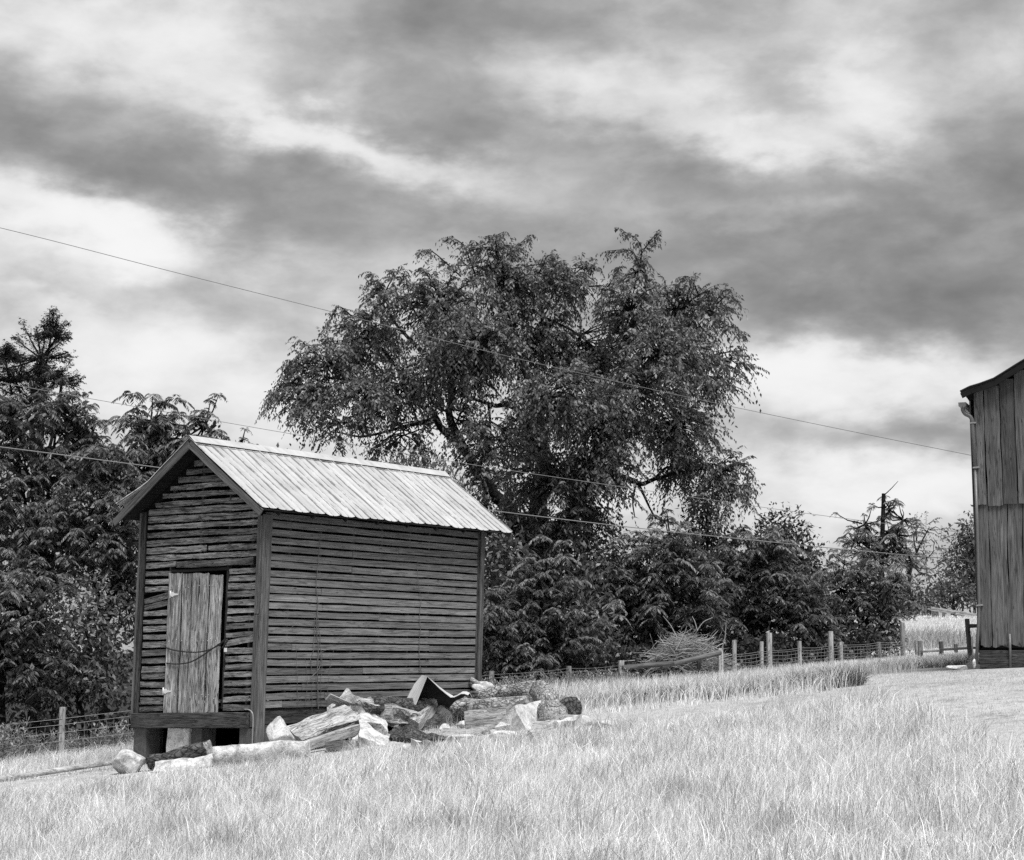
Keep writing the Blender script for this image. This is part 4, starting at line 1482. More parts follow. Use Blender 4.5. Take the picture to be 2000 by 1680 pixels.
wire_fence('woven wire fence with one pale post before the dark bushes left of the crib', [(-330, 1398, .12), (122, 1381, .115), (420, 1352, .12)], [0.18, 0.38, 0.56, 0.74, 0.86], 0.005, 0.155, 'wire fences')
wire_fence('sagging wire fence between the crib and the brush pile', [(760, 1326, .11), (960, 1311, .11), (1111, 1301, .115), (1213, 1290, .135)], [0.25, 0.5, 0.78, 0.9], 0.0045, 0.5, 'wire fences')
wf = wire_fence('woven wire fence of grey posts running right from the brush pile', [(1407, 1266, .13), (1434, 1250, .10), (1487, 1253, .095), (1502, 1236, .13), (1561, 1252, .105), (1622, 1233, .125), (1642, 1254, .10), (1716, 1254, .10), (1762, 1216, .13), (1790, 1251, .11)], [0.15, 0.34, 0.52, 0.70, 0.86, 0.97], 0.0058, 0.17, 'wire fences')
# log rails between the two posts beside the brush
x0, y0 = on_fence(1310)
lr = thing('log_rail', Vector((x0, y0, gz(x0, y0))), 'two round log rails spanning the posts below the brush pile', 'fence rail')
for (pa, pb, ra, rb) in (((1216, 1304), (1314, 1296), .055, .07), ((1292, 1302), (1406, 1275), .055, .07)):
    ya, yb = on_fence(pa[0])[1] - 0.12, on_fence(pb[0])[1] - 0.12
    A_, B_ = at(pa[0], pa[1], ya), at(pb[0], pb[1], yb)
    M, L = frame(A_, B_, Z)
    ac = Acc()
    ac.tube([(L * k / 8, mnoise.noise(Vector((k, 1, ra * 90))) * .03, mnoise.noise(Vector((k, 7, ra * 90))) * .03) for k in range(9)], np.linspace(ra, rb, 9), 10)
    link('rail', ac.mesh('rail', True), M_POST, lr, M)
for px in (1300, 1365):
    x, y = on_fence(px)
    fence_post(lr, px, 1296 if px == 1300 else 1288, 0.10, y + 0.15, M_BEAM, name='prop')

# rail fence beside the barn
rf = thing('rail_fence', at(1838, 1283, 52.0), 'low wooden rail fence running up to the barn corner', 'fence')
fence_post(rf, 1797, 1252, 0.13, 51.5)
fence_post(rf, 1838, 1253, 0.11, 52.0, M_BARGE)
fence_post(rf, 1867, 1258, 0.10, 53.0, M_BARGE)
fence_post(rf, 1896, 1243, 0.10, 51.0, M_FENCE)
beam(rf, 'rail', at(1800, 1273, 51.4), at(1840, 1270, 51.9), Z, 0.07, 0.10, M_FENCE, 0.01, 0.01)
beam(rf, 'rail', at(1836, 1269, 51.8), at(1935, 1264, 51.0), Z, 0.07, 0.08, M_BARGE, 0.01, 0.006)
beam(rf, 'rail', at(1845, 1280, 52.2), at(1893, 1281, 51.6), Z, 0.06, 0.06, M_BARGE, 0.01, 0.01)
gp_ = thing('gate_post', at(1891, 1286, 46.0), 'stout leaning gate post with a dark crosspiece just left of the barn', 'post')
q0 = at(1889, 1209, 45.5)
q1 = at(1896, 1286, 45.5)
M, L = frame(q1 - Vector((0, 0, .15)), q0, X)
link('post', box_mesh('post', L, 0.105, 0.105, 0.025, 0.012), M_BARGE, gp_, M)
beam(gp_, 'crosspiece', at(1892, 1223, 45.4), at(1930, 1222, 45.2), Z, 0.09, 0.10, M_BEAM, 0.015, 0.01)
# far rail fence on the crest
ff = thing('far_rail_fence', at(1840, 1203, 108.0), 'far pale rail fence along the crest of the back field', 'fence')
for px, tp in ((1822, 1186), (1830, 1188), (1843, 1191), (1866, 1194), (1880, 1197), (1893, 1199), (1915, 1203)):
    fence_post(ff, px, tp, 0.16, 108.0, M_PALEWOOD)
beam(ff, 'rail', at(1818, 1187.5, 107.8), at(1955, 1208, 107.8), Z, 0.13, 0.16, M_PALEWOOD, 0.02)
beam(ff, 'rail', at(1818, 1191.5, 107.8), at(1890, 1201, 107.8), Z, 0.10, 0.12, M_PALEWOOD, 0.02)
beam(ff, 'rail', at(1866, 1199, 107.6), at(1955, 1213, 107.6), Z, 0.12, 0.12, M_PALEWOOD, 0.02)


# ------------------------------------------------------------------ power lines
def power_line(label, pts, r, mat):
    P = [at(*p) for p in pts]
    Q = spline(P, 8)
    tag(tube_obj('power_line', Q, r, mat, None, 6), label, 'power line', 'power lines')


def yl(px):
    return 36.0 + (px / 2000.0) * 9.0


power_line('highest thin power line crossing the upper crown of the big tree', [(x, y, yl(x)) for (x, y) in ((-900, 240), (-400, 355), (0, 445), (330, 529), (660, 612), (1000, 698), (1400, 788), (1900, 890), (2400, 985))], 0.0065, M_CABLED)
power_line('middle thin power line passing just above the crib roof', [(x, y, yl(x)) for (x, y) in ((-900, 580), (-400, 672), (0, 747), (280, 797), (560, 846), (900, 904), (1180, 946), (1420, 981), (1660, 1014), (1900, 1042), (2400, 1095))], 0.0060, M_CABLE)
power_line('lowest thick power line seen under the ridge behind the crib', [(x, y, yl(x)) for (x, y) in ((-900, 770), (-400, 825), (0, 873), (300, 912), (640, 955), (950, 996), (1250, 1032), (1500, 1058), (1700, 1078), (1900, 1095), (2400, 1135))], 0.0105, M_CABLE)


# ------------------------------------------------------------------ brush pile
bx, by = on_fence(1332, 1.3)
bc = Vector((bx, by, gz(bx, by)))
brush = thing('brush_pile', bc.copy(), 'grey heap of dry brushwood behind the log rail', 'brush pile')
ppm = F / by


def stick(c, d, L, r, curl):
    pts = []
    p = Vector(c)
    d = Vector(d).normalized()
    for k in range(6):
        pts.append(p.copy())
        p += d * (L / 5)
        d = (d + Vector((random.gauss(0, curl), random.gauss(0, curl), random.gauss(0, curl) - 0.02))).normalized()
    return pts, [r * (1 - 0.7 * k / 5) for k in range(6)]


tw = Acc()
for k in range(900):
    u = random.gauss(0.0, 0.46)
    u = max(-1.0, min(1.0, u))
    top = (1.0 if u > -0.1 else 1 - 0.55 * (-u - .1)) * (1 - 0.55 * max(0, u) ** 2) * 0.92
    hz = random.random() ** 0.7 * top * 1.08
    c = bc + Vector((u * 0.98 + 0.06, random.uniform(-.5, .6), 0.05 + hz))
    th = random.uniform(-0.7, 0.7) + (math.pi if random.random() < 0.5 else 0)
    d = Vector((math.cos(th), random.uniform(-.5, .5), random.uniform(-.35, .6)))
    L = random.uniform(0.45, 1.0)
    P, R = stick(c - d.normalized() * L * .5, d, L, random.uniform(.005, .013) * random.choice((.7, 1, 1, 1.5)), .27)
    tw.tube(P, R, 4)
o = link('twigs', tw.mesh('twigs'), M_TWIG, brush)
o['kind'] = 'stuff'
for pts in ([(1345, 1262), (1360, 1235), (1374, 1215), (1392, 1206), (1393, 1199)], [(1362, 1232), (1357, 1214), (1352, 1204)], [(1322, 1245), (1310, 1222), (1295, 1203)], [(1410, 1268), (1416, 1245), (1418, 1220), (1419, 1208)], [(1300, 1262), (1290, 1248), (1284, 1240)],
            [(1240, 1290), (1215, 1292), (1202, 1296)], [(1300, 1286), (1270, 1277), (1238, 1275)], [(1320, 1270), (1335, 1240), (1342, 1222)], [(1370, 1262), (1390, 1245), (1402, 1232)], [(1290, 1280), (1265, 1292), (1240, 1308)], [(1380, 1290), (1405, 1280), (1428, 1276)]):
    P = spline([at(x, y, by - 0.45 + random.uniform(-.1, .1)) for x, y in pts], 4)
    tube_obj('branch', P, list(np.linspace(.016, .006, len(P))), M_TWIG, brush, 5)


# ------------------------------------------------------------------ foliage
def unit(v):
    return v / (np.linalg.norm(v, axis=-1, keepdims=True) + 1e-9)


def leaf_quads(B, D, Nn, L, Wd, fold=0.12, droop=0.0):
    """one folded four-cornered leaf for each base point"""
    S = unit(np.cross(D, Nn))
    N2 = unit(np.cross(S, D))
    L = L[:, None]
    Wd = Wd[:, None]
    midp = B + D * L * 0.42
    tip = B + D * L - np.array([0, 0, 1.0]) * L * droop
    a_ = midp + S * Wd * .5 + N2 * Wd * fold
    b_ = midp - S * Wd * .5 + N2 * Wd * fold
    V = np.stack([B, a_, tip, b_], 1).reshape(-1, 3)
    Fq = np.arange(len(B) * 4).reshape(-1, 4)
    return V, Fq


def sphere_dirs(n):
    return unit(rng.normal(size=(n, 3)))


def rosettes(P, size, k=8, m=7, tone_base=None):
    """whorls of drooping pinnate leaves at the shoot tips P"""
    n = len(P)
    ph = rng.uniform(0, 2 * np.pi, (n, 1)) + np.arange(k)[None] * 2 * np.pi / k + rng.normal(0, .25, (n, k))
    el = np.radians(rng.uniform(5, 62, (n, k)))
    L = size[:, None] * rng.uniform(.7, 1.15, (n, k))
    hd = np.stack([np.cos(ph), np.sin(ph), np.zeros_like(ph)], -1)
    t = np.linspace(0.22, 1.0, m)
    drp = rng.uniform(.55, .95, (n, k))
    zz = np.array([0, 0, 1.0])
    pos = P[:, None, None, :] + hd[:, :, None, :] * (L * np.cos(el))[:, :, None, None] * t[None, None, :, None] + zz * (L[:, :, None] * (np.sin(el)[:, :, None] * t - drp[:, :, None] * t ** 2))[..., None]
    tan = hd[:, :, None, :] * np.cos(el)[:, :, None, None] + zz * (np.sin(el)[:, :, None] - 2 * drp[:, :, None] * t)[..., None]
    tan = unit(tan)
    side = np.stack([-np.sin(ph), np.cos(ph), np.zeros_like(ph)], -1)[:, :, None, :]
    out_p, out_d, out_l = [], [], []
    for sg in (-1, 1):
        d = unit(side * sg * 0.72 + tan * 0.5 - zz * 0.38 + rng.normal(0, .12, pos.shape))
        out_p.append(pos)
        out_d.append(d)
        out_l.append(np.broadcast_to(L[:, :, None] * (0.36 - 0.30 * (t - 0.45) ** 2), pos.shape[:3]))
    B = np.concatenate([x.reshape(-1, 3) for x in out_p])
    D = np.concatenate([x.reshape(-1, 3) for x in out_d])
    LL = np.concatenate([x.reshape(-1) for x in out_l])
    Nn = unit(np.tile(zz, (len(B), 1)) + rng.normal(0, .25, (len(B), 3)))
    V, Fq = leaf_quads(B, D, Nn, LL, LL * .29, -0.10, .12)
    tb = rng.uniform(.2, .8, n) if tone_base is None else tone_base
    tone = np.broadcast_to(tb[:, None, None], (n, k, m)).reshape(-1)
    tone = np.clip(np.tile(tone, 2) + rng.normal(0, .12, len(B)), 0, 1)
    return V, Fq, tone


def twigs(P, D, L, m, leaf, wid, droop, acc_wood=None, woodfrac=.5):
    """thin arching shoots with leaves hung alternately along them"""
    n = len(P)
    t = np.linspace(.12, 1.0, m)
    zz = np.array([0, 0, 1.0])
    pos = P[:, None, :] + D[:, None, :] * (L[:, None] * t)[..., None] - zz * ((droop * L)[:, None] * t ** 2)[..., None]
    tan = unit(D[:, None, :] - zz * (2 * droop[:, None] * t)[..., None])
    sd = unit(np.cross(tan, np.broadcast_to(zz, tan.shape)) + 1e-6)
    alt = np.where(np.arange(m) % 2 == 0, 1.0, -1.0)[None, :, None]
    d = unit(tan * .5 + sd * alt * .75 - zz * .55 + rng.normal(0, .28, tan.shape))
    B = pos.reshape(-1, 3)
    DD = d.reshape(-1, 3)
    LL = leaf * rng.uniform(.65, 1.2, len(B))
    Nn = unit(rng.normal(0, .6, (len(B), 3)) + zz)
    V, Fq = leaf_quads(B, DD, Nn, LL, LL * wid, -.08, .1)
    tb = np.clip(rng.uniform(.15, .85, n)[:, None] + rng.normal(0, .13, (n, m)), 0, 1).reshape(-1)
    if acc_wood is not None:
        idx = np.where(rng.random(n) < woodfrac)[0]
        tt = np.array([0, .35, .7, 1.0])
        for i in idx:
            pp = P[i] + D[i] * (L[i] * tt)[:, None] - zz * (droop[i] * L[i] * tt ** 2)[:, None]
            acc_wood.tube(pp, [.012, .009, .006, .004], 3, False)
    return V, Fq, tb


def in_blob(c, r, n, shell=0.55):
    d = sphere_dirs(n)
    rad = shell + (1 - shell) * rng.random(n) ** 0.6
    inner = rng.random(n) < 0.25
    rad = np.where(inner, rng.random(n) ** .5 * .8, rad)
    return c + d * r * rad[:, None], d


def blob_world(b, Y, dscale=1.0):
    px, py, rx, ry = b[:4]
    off = b[4] if len(b) > 4 else 0.0
    c = at(px, py, Y + off)
    s = (Y + off) / F
    return np.array(c), np.array([rx * s, min(rx, 1.4 * ry) * s * dscale, ry * s])


def tree(name, label, cat, Y, blobs, mat, style='rosette', size=.5, dens=1.0, trunk=None, group=None, base=None, k=8, dscale=1.0, trunk_r=.09, inner=1.0, leafmat_in=None, wid=.42, m=7):
    bl = [blob_world(b, Y, dscale) for b in blobs]
    bx_ = base if base is not None else sum(b[0] * b[2] for b in blobs) / sum(b[2] for b in blobs)
    p = at(bx_, 1200, Y)
    foot_ = Vector((p.x, p.y, gz(p.x, p.y)))
    root = thing(name, foot_.copy(), label, cat, group)
    wd = Acc()
    V, Fq, T, nv = [], [], [], 0

    def put(r_):
        nonlocal nv
        V.append(r_[0])
        Fq.append(r_[1] + nv)
        T.append(r_[2])
        nv += len(r_[0])
    low = min(bl, key=lambda q: q[0][2])[0][2]
    fork = foot_ + Vector((0, 0, max(.3, (low - foot_.z) * .75)))
    if trunk is None:
        wd.tube([foot_ - Vector((0, 0, .2)), foot_.lerp(fork, .5) + Vector((.05, 0, 0)), fork], [trunk_r * 1.25, trunk_r, trunk_r * .85], 8)
    for (c, r), b in zip(bl, blobs):
        area = math.pi * b[2] * b[3] * ((Y / F) ** 2)
        if trunk is None:
            cc = Vector(c)
            q = spline([fork, fork.lerp(cc, .5) + Vector((random.uniform(-.2, .2), random.uniform(-.2, .2), .15)), cc], 4)
            wd.tube(q, np.linspace(trunk_r * .7, trunk_r * .25, len(q)), 6)
        d_ = dens * (b[5] if len(b) > 5 else 1.0)
        if style == 'rosette':
            n = max(6, int(area / (size * size) * 6.6 * d_))
            P, d = in_blob(c, r, n, .6)
            P += rng.normal(0, .22, P.shape)
            size_b = size * .80 * rng.uniform(.8, 1.2)
            # a few shoots stand proud of the outline
            up_ = rng.random(n) < .10
            P[up_, 2] += rng.uniform(.1, .55, up_.sum())
            put(rosettes(P, size_b * .9 * rng.uniform(.55, 1.25, n), k, m + 2, np.clip(rng.normal(.34, .2, n) + .5 * (rng.random(n) < .22), 0, 1)))
            for i in rng.choice(n, min(n, 22), replace=False):
                e = Vector(P[i])
                q = [Vector(c).lerp(e, .1), Vector(c).lerp(e, .6) + Vector((0, 0, -.08)), e]
                wd.tube(q, [.03, .02, .01], 5, False)
        elif style == 'simple':
            n = max(20, int(area / (size * size) * 11 * d_))
            P, d = in_blob(c, r, n // 6 + 1, .6)
            B = np.repeat(P, 6, 0) + rng.normal(0, size * .9, (len(P) * 6, 3))
            D = unit(np.repeat(d, 6, 0) * .6 + rng.normal(0, .7, B.shape) - np.array([0, 0, .25]))
            LL = size * rng.uniform(.6, 1.2, len(B))
            Nn = unit(np.array([0, 0, 1.0]) + np.repeat(d, 6, 0) * .5 + rng.normal(0, .4, B.shape))
            v_, f_ = leaf_quads(B, D, Nn, LL, LL * wid, -.1, .1)
            put((v_, f_, np.clip(np.repeat(rng.uniform(.2, .8, len(P)), 6) + rng.normal(0, .15, len(B)), 0, 1)))
        elif style == 'cedar':
            for dd in sphere_dirs(int(6 * d_)):
                dd = unit(dd * np.array([1, 1, .7]) + np.array([.12, 0, .35]))
                e = c + dd * r * rng.uniform(.8, 1.65)
                st = c + dd * r * .05
                ln = np.linalg.norm(e - st)
                q = int(26 * ln) + 12
                f = rng.random(q) ** .8
                P = st + (e - st) * f[:, None] + np.array([0, 0, 1.0]) * (.12 * ln * f ** 2)[:, None] + rng.normal(0, .05, (q, 3))
                wd.tube([st, st + (e - st) * .5 + np.array([0, 0, .03 * ln]), e + np.array([0, 0, .12 * ln])], [.03, .02, .006], 4, False)
                ax = unit(e - st)
                D = unit(ax * .8 + rng.normal(0, .5, (q, 3)) + np.array([0, 0, .25]))
                put(twigs(P, D, rng.uniform(.5, 1.0, q) * (.42 - .32 * f), 9, .07, .38, rng.uniform(-.1, .1, q), None))
        elif style == 'twig':
            n = max(10, int(area * 9 * d_))
            P, d = in_blob(c, r * .85, n, .5)
            D = unit(d + np.array([0, 0, .35]) + rng.normal(0, .4, P.shape))
            put(twigs(P, D, rng.uniform(.5, 1.1, n), 11, size, wid, rng.uniform(.15, .6, n), wd, .8))
            for i in range(0, n, 5):
                e = Vector(P[i])
                wd.tube([Vector(c).lerp(e, .0), Vector(c).lerp(e, .6) + Vector((0, 0, .1)), e], [.025, .017, .01], 4, False)
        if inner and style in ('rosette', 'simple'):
            # dark leaves added deep in the crown to block light there
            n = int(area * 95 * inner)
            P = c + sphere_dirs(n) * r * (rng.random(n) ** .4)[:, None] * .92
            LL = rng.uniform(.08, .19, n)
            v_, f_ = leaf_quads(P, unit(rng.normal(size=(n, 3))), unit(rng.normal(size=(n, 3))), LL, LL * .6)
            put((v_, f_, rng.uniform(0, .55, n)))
    if trunk is not None:
        for pts, r0, r1 in trunk:
            P = spline([at(x, y, Y + (z if z is not None else 0)) for (x, y, z) in pts], 5)
            wd.tube(P, np.linspace(r0, r1, len(P)), 9)
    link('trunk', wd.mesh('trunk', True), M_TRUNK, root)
    link('crown', npmesh('crown', np.vstack(V), np.vstack(Fq), np.concatenate(T)), mat, root)
    return root


# the big spreading elm
EY = 56.0
ELM = [(640, 720, 95, 75, 0, .8), (590, 790, 65, 40, .5, .6), (720, 660, 95, 80, 1), (755, 575, 60, 50, -.5, .55), (860, 600, 110, 85, -1), (980, 560, 110, 90, .5), (965, 490, 60, 40, 0, .6), (1085, 565, 85, 60, 1, .8),
       (1060, 690, 130, 100, 2, .8), (900, 720, 120, 90, -2), (780, 760, 100, 60, -1, .9), (1230, 610, 80, 70, -1), (1235, 545, 50, 30, 0, .5), (1330, 610, 90, 70, 1), (1395, 620, 45, 60, 0, .6), (1300, 700, 110, 90, -2),
       (1200, 720, 110, 90, 2), (1370, 740, 65, 75, 0), (1320, 840, 90, 80, -1), (1400, 930, 62, 55, -1, .8), (1160, 830, 110, 90, -3), (1020, 840, 100, 70, 3, .7), (1080, 950, 120, 75, -2, .9), (960, 960, 60, 50, 2, .7),
       (660, 835, 80, 32, 1, .75), (560, 760, 42, 38, 0, .5), (1000, 1040, 90, 60, -1, .8), (1120, 1040, 90, 60, -2, .9), (1240, 850, 70, 45, 2, .7), (890, 830, 70, 45, -3, .6), (700, 800, 90, 60, -2, .8), (790, 850, 90, 45, 1, .6), (960, 890, 90, 60, -3, .8), (1180, 930, 90, 60, -3, .8), (1330, 920, 70, 50, 1, .7), (1130, 560, 70, 40, 1, .6), (930, 660, 110, 80, -3.5, .7), (1100, 780, 110, 80, -4, .7), (1260, 780, 90, 70, -3.5, .7), (620, 800, 80, 50, -1, .6), (1430, 700, 25, 55, 0, .3), (1440, 960, 30, 60, -1, .5)]
elm_root = at(1060, 1235, EY)
elm = thing('elm_tree', Vector((elm_root.x, elm_root.y, gz(elm_root.x, elm_root.y))), 'huge spreading tree with drooping twigs rising behind the crib roof', 'tree')
wd = Acc()
LIMBS = [([(1062, 1300, 0), (1058, 1180, 0), (1052, 1060, 0), (1056, 960, 0), (1062, 880, 0)], .36, .24),
         ([(1062, 880, 0), (1045, 790, 0), (1018, 700, .3), (990, 600, .5), (975, 520, .3)], .21, .05),
         ([(1055, 1100, .4), (1000, 1010, .6), (955, 950, .4), (915, 890, -.3), (880, 820, -1), (888, 740, -1.5), (870, 640, -1)], .25, .05),
         ([(905, 875, -.3), (870, 845, -.2), (835, 800, 0), (770, 770, .2), (690, 745, .3), (620, 735, 0)], .13, .03),
         ([(850, 815, 0), (800, 830, .5), (720, 850, 1), (650, 845, 1)], .07, .02),
         ([(1062, 885, 0), (1010, 800, -1.0), (960, 790, -2), (900, 770, -2)], .12, .03),
         ([(1065, 1080, -.3), (1120, 990, -.8), (1165, 880, -1.5), (1200, 770, -1.2), (1228, 660, -1), (1262, 560, -.3), (1250, 500, 0)], .25, .012),
         ([(1200, 770, -1.2), (1255, 720, -1.5), (1300, 660, -.5), (1370, 600, 0)], .10, .03),
         ([(1110, 1010, -.8), (1150, 960, -1), (1200, 925, -.6), (1245, 945, -.5), (1290, 935, -.8), (1370, 915, -1)], .14, .03),
         ([(1245, 945, -.5), (1262, 975, -.5), (1282, 1015, -.4)], .05, .02), ([(1240, 945, -.5), (1236, 980, -.4), (1240, 1010, -.3)], .035, .015),
         ([(1150, 900, -1.5), (1230, 850, -1), (1320, 820, -1), (1390, 760, 0)], .11, .03),
         ([(1018, 700, .3), (1060, 620, 1), (1090, 550, 1)], .08, .02), ([(888, 740, -1.5), (800, 660, -.3), (740, 590, -.4)], .09, .02),
         ([(835, 800, 0), (760, 700, .8), (700, 640, 1)], .08, .02), ([(1056, 1000, 0), (1040, 900, 2), (1030, 830, 3)], .10, .03)]
skel = []
for pts, r0, r1 in LIMBS:
    P = spline([at(x, y, EY + z) for (x, y, z) in pts], 7)
    P = [p + mnoise.noise_vector(p * 1.7) * min(.10, r0 * .8) for p in P]
    R = np.linspace(r0, r1, len(P))
    wd.tube(P, R, 10)
    skel += [(p, r) for p, r in zip(P, R)]
SK = np.array([tuple(p) for p, _ in skel])
V, Fq, T, nv = [], [], [], 0
for b in ELM:
    c, r = blob_world(b, EY, 1.15)
    i = int(np.argmin(np.linalg.norm(SK - c, axis=1)))
    p0, r0 = skel[i]
    cc = Vector(c)
    q = spline([p0, p0.lerp(cc, .5) + Vector((0, 0, .25)), cc], 5)
    wd.tube(q, np.linspace(min(.09, r0 * .8), .03, len(q)), 6)
    area = math.pi * b[2] * b[3] * (EY / F) ** 2
    dn = b[5] if len(b) > 5 else 1.0
    nsub = max(6, int(area * 8.2 * dn))
    S, d = in_blob(c, r * 1.0, nsub, .35)
    tp_, td_, tl_ = [], [], []
    for s_, dd in zip(S, d):
        e = Vector(s_)
        a_ = q[random.randrange(len(q) // 2, len(q))]
        mid_ = a_.lerp(e, .55) + Vector((0, 0, .12 * (e - a_).length))
        pl = spline([a_, mid_, e], 3)
        wd.tube(pl, np.linspace(.026, .010, len(pl)), 4, False)
        kk = 9
        f = rng.uniform(.35, 1.0, kk)
        for u in f:
            z = min(len(pl) - 2, int(u * (len(pl) - 1)))
            tp_.append(pl[z].lerp(pl[z + 1], random.random()))
        out = unit(dd * .9 + rng.normal(0, .65, (kk, 3)) + np.array([0, 0, .25]))
        td_.append(out)
    tp_ = np.array([tuple(p) for p in tp_])
    td_ = np.vstack(td_)
    n = len(tp_)
    L = rng.uniform(.35, .95, n)
    v_, f_, t_ = twigs(tp_, td_, L, 12, .14, .46, rng.uniform(.25, .85, n), wd, .25)
    V.append(v_)
    Fq.append(f_ + nv)
    T.append(t_)
    nv += len(v_)
# shoots that stand clear of the outline
SHOOT = [((900, 540), (845, 492), (822, 490)), ((930, 540), (905, 480), (878, 462)), ((975, 500), (968, 465), (985, 452)), ((990, 500), (1010, 480), (1038, 458)), ((1070, 545), (1090, 512), (1105, 520)), ((1050, 540), (1070, 500), (1085, 505)),
         ((1245, 540), (1252, 480), (1212, 447)), ((1250, 520), (1232, 490), (1185, 490)), ((1250, 500), (1270, 470), (1285, 455)), ((760, 600), (735, 560), (722, 530)), ((800, 580), (790, 540), (770, 528)), ((620, 690), (590, 690), (565, 715)),
         ((590, 760), (555, 750), (528, 775)), ((600, 720), (570, 705), (555, 725)), ((560, 790), (535, 770), (518, 800)), ((1390, 600), (1420, 565), (1440, 590)), ((1370, 590), (1350, 545), (1330, 540)), ((1400, 640), (1435, 640), (1452, 660)),
         ((1410, 690), (1440, 690), (1430, 750)), ((1420, 900), (1455, 910), (1470, 930)), ((1430, 950), (1460, 950), (1462, 985)), ((690, 620), (660, 600), (640, 640)), ((1150, 560), (1180, 560), (1170, 590)), ((1180, 570), (1200, 540), (1210, 520))]
tp_, td_, tl_ = [], [], []
for pts in SHOOT:
    P = spline([at(x, y, EY + random.uniform(-1, 1)) for x, y in pts], 6)
    wd.tube(P, np.linspace(.028, .007, len(P)), 5, False)
    for k in range(3, len(P)):
        for _ in range(3):
            tp_.append(tuple(P[k]))
            td_.append(tuple((P[k] - P[k - 1]).normalized() + Vector((random.gauss(0, .7), random.gauss(0, .6), random.gauss(-.1, .5)))))
n = len(tp_)
v_, f_, t_ = twigs(np.array(tp_), unit(np.array(td_)), rng.uniform(.15, .45, n), 7, .125, .44, rng.uniform(.3, .9, n))
V.append(v_)
Fq.append(f_ + nv)
T.append(t_)
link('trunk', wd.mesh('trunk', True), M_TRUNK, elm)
link('crown', npmesh('crown', np.vstack(V), np.vstack(Fq), np.concatenate(T)), L_ELM, elm)

SG = 'bushes behind the wire fence'
tree('cedar_tree', 'dark ragged evergreen standing above the bushes left of the crib', 'tree', 50, [(80, 700, 55, 75), (30, 745, 60, 45), (100, 655, 28, 32), (120, 745, 30, 18), (10, 700, 25, 20), (70, 790, 80, 60)], L_CEDAR, 'cedar', dens=3.0, inner=0)
tree('leafy_tree', 'tallest bright bush of feathery leaves below the dark evergreen', 'tree', 43.5, [(20, 830, 90, 75), (115, 800, 65, 55), (60, 940, 110, 100), (160, 880, 65, 70), (60, 1060, 110, 90)], L_SUMAC, 'rosette', .52, 1.0, group=SG)
tree('leafy_bush', 'feathery bush touching the left eave of the crib', 'bush', 42, [(215, 930, 55, 75), (225, 1040, 60, 90), (150, 1040, 70, 90), (240, 1150, 50, 80)], L_SUMAC, 'rosette', .44, 1.0, group=SG)
tree('leafy_bush', 'broad feathery bush low at the left picture edge', 'bush', 40, [(30, 1180, 100, 100), (40, 1300, 110, 80), (-60, 1240, 90, 120)], L_SUMAC, 'rosette', .50, 1.0, group=SG)
tree('leafy_bush', 'dusky bush behind the pale fence post left of the crib', 'bush', 40.6, [(160, 1210, 70, 90), (200, 1310, 70, 70), (120, 1330, 70, 60)], L_SUMAC, 'simple', .15, .9, group=SG, wid=.45)
tree('walnut_tree', 'small tree with drooping frond leaves rising behind the crib gable', 'tree', 46, [(295, 825, 50, 42), (330, 890, 80, 50), (400, 832, 38, 28), (285, 930, 55, 70), (390, 900, 60, 50), (300, 1020, 60, 60)], L_SUMAC, 'rosette', .55, 1.1, group=None, leafmat_in=None)
tree('sapling', 'young shoot tips peeping over the crib ridge', 'sapling', 44, [(468, 868, 12, 10), (545, 884, 26, 10), (500, 900, 40, 25), (560, 930, 60, 40)], L_SUMAC, 'rosette', .34, .9)
tree('leafy_bush', 'pale leafy bush just visible over the right half of the crib roof', 'bush', 47, [(770, 920, 60, 25), (830, 905, 50, 28), (870, 940, 40, 30), (720, 930, 60, 30), (820, 980, 100, 60)], L_PALE, 'simple', .17, 1.0, group=SG, wid=.3)
tree('dark_thicket', 'dark leafy thicket filling the gap beneath the huge tree', 'thicket', 57, [(1000, 1060, 80, 70), (1130, 1080, 110, 70), (1060, 1160, 110, 90), (1170, 1180, 60, 110), (980, 1180, 70, 100), (1130, 1260, 90, 60), (1010, 1260, 90, 60)], L_DARK, 'simple', .20, .9, inner=1.4)
tree('broadleaf_bush', 'broad leaved bush with glossy leaves beside the far crib post', 'bush', 47, [(985, 1085, 45, 60), (1010, 1150, 60, 60), (965, 1180, 35, 70), (1150, 1130, 30, 60), (1165, 1240, 45, 50)], L_SUMAC, 'simple', .20, .8, wid=.5)
tree('leafy_bush', 'feathery bush between the far crib post and the log rail', 'bush', 45.8, [(1070, 1125, 45, 38), (1050, 1190, 95, 55), (1110, 1230, 70, 50), (1060, 1260, 90, 50)], L_SUMAC, 'rosette', .40, 1.0, group=SG)
tree('leafy_bush', 'low feathery bush hugging the far corner post of the crib', 'bush', 44.4, [(965, 1240, 45, 50), (990, 1290, 55, 35), (1030, 1305, 40, 30)], L_SUMAC, 'rosette', .36, 1.1, group=SG)
tree('leafy_bush', 'tallest feathery bush right of the dark thicket', 'bush', 49.8, [(1310, 1055, 80, 45), (1270, 1120, 100, 60), (1330, 1150, 90, 70), (1240, 1200, 90, 70), (1330, 1230, 100, 60), (1200, 1180, 40, 50)], L_SUMAC, 'rosette', .44, 1.0, group=SG)
tree('leafy_bush', 'widest feathery bush with bright tips over the wire fence', 'bush', 53, [(1470, 1090, 75, 50), (1430, 1150, 75, 60), (1530, 1160, 85, 70), (1480, 1220, 110, 50), (1580, 1210, 50, 55), (1400, 1220, 60, 50)], L_SUMAC, 'rosette', .46, 1.0, group=SG)
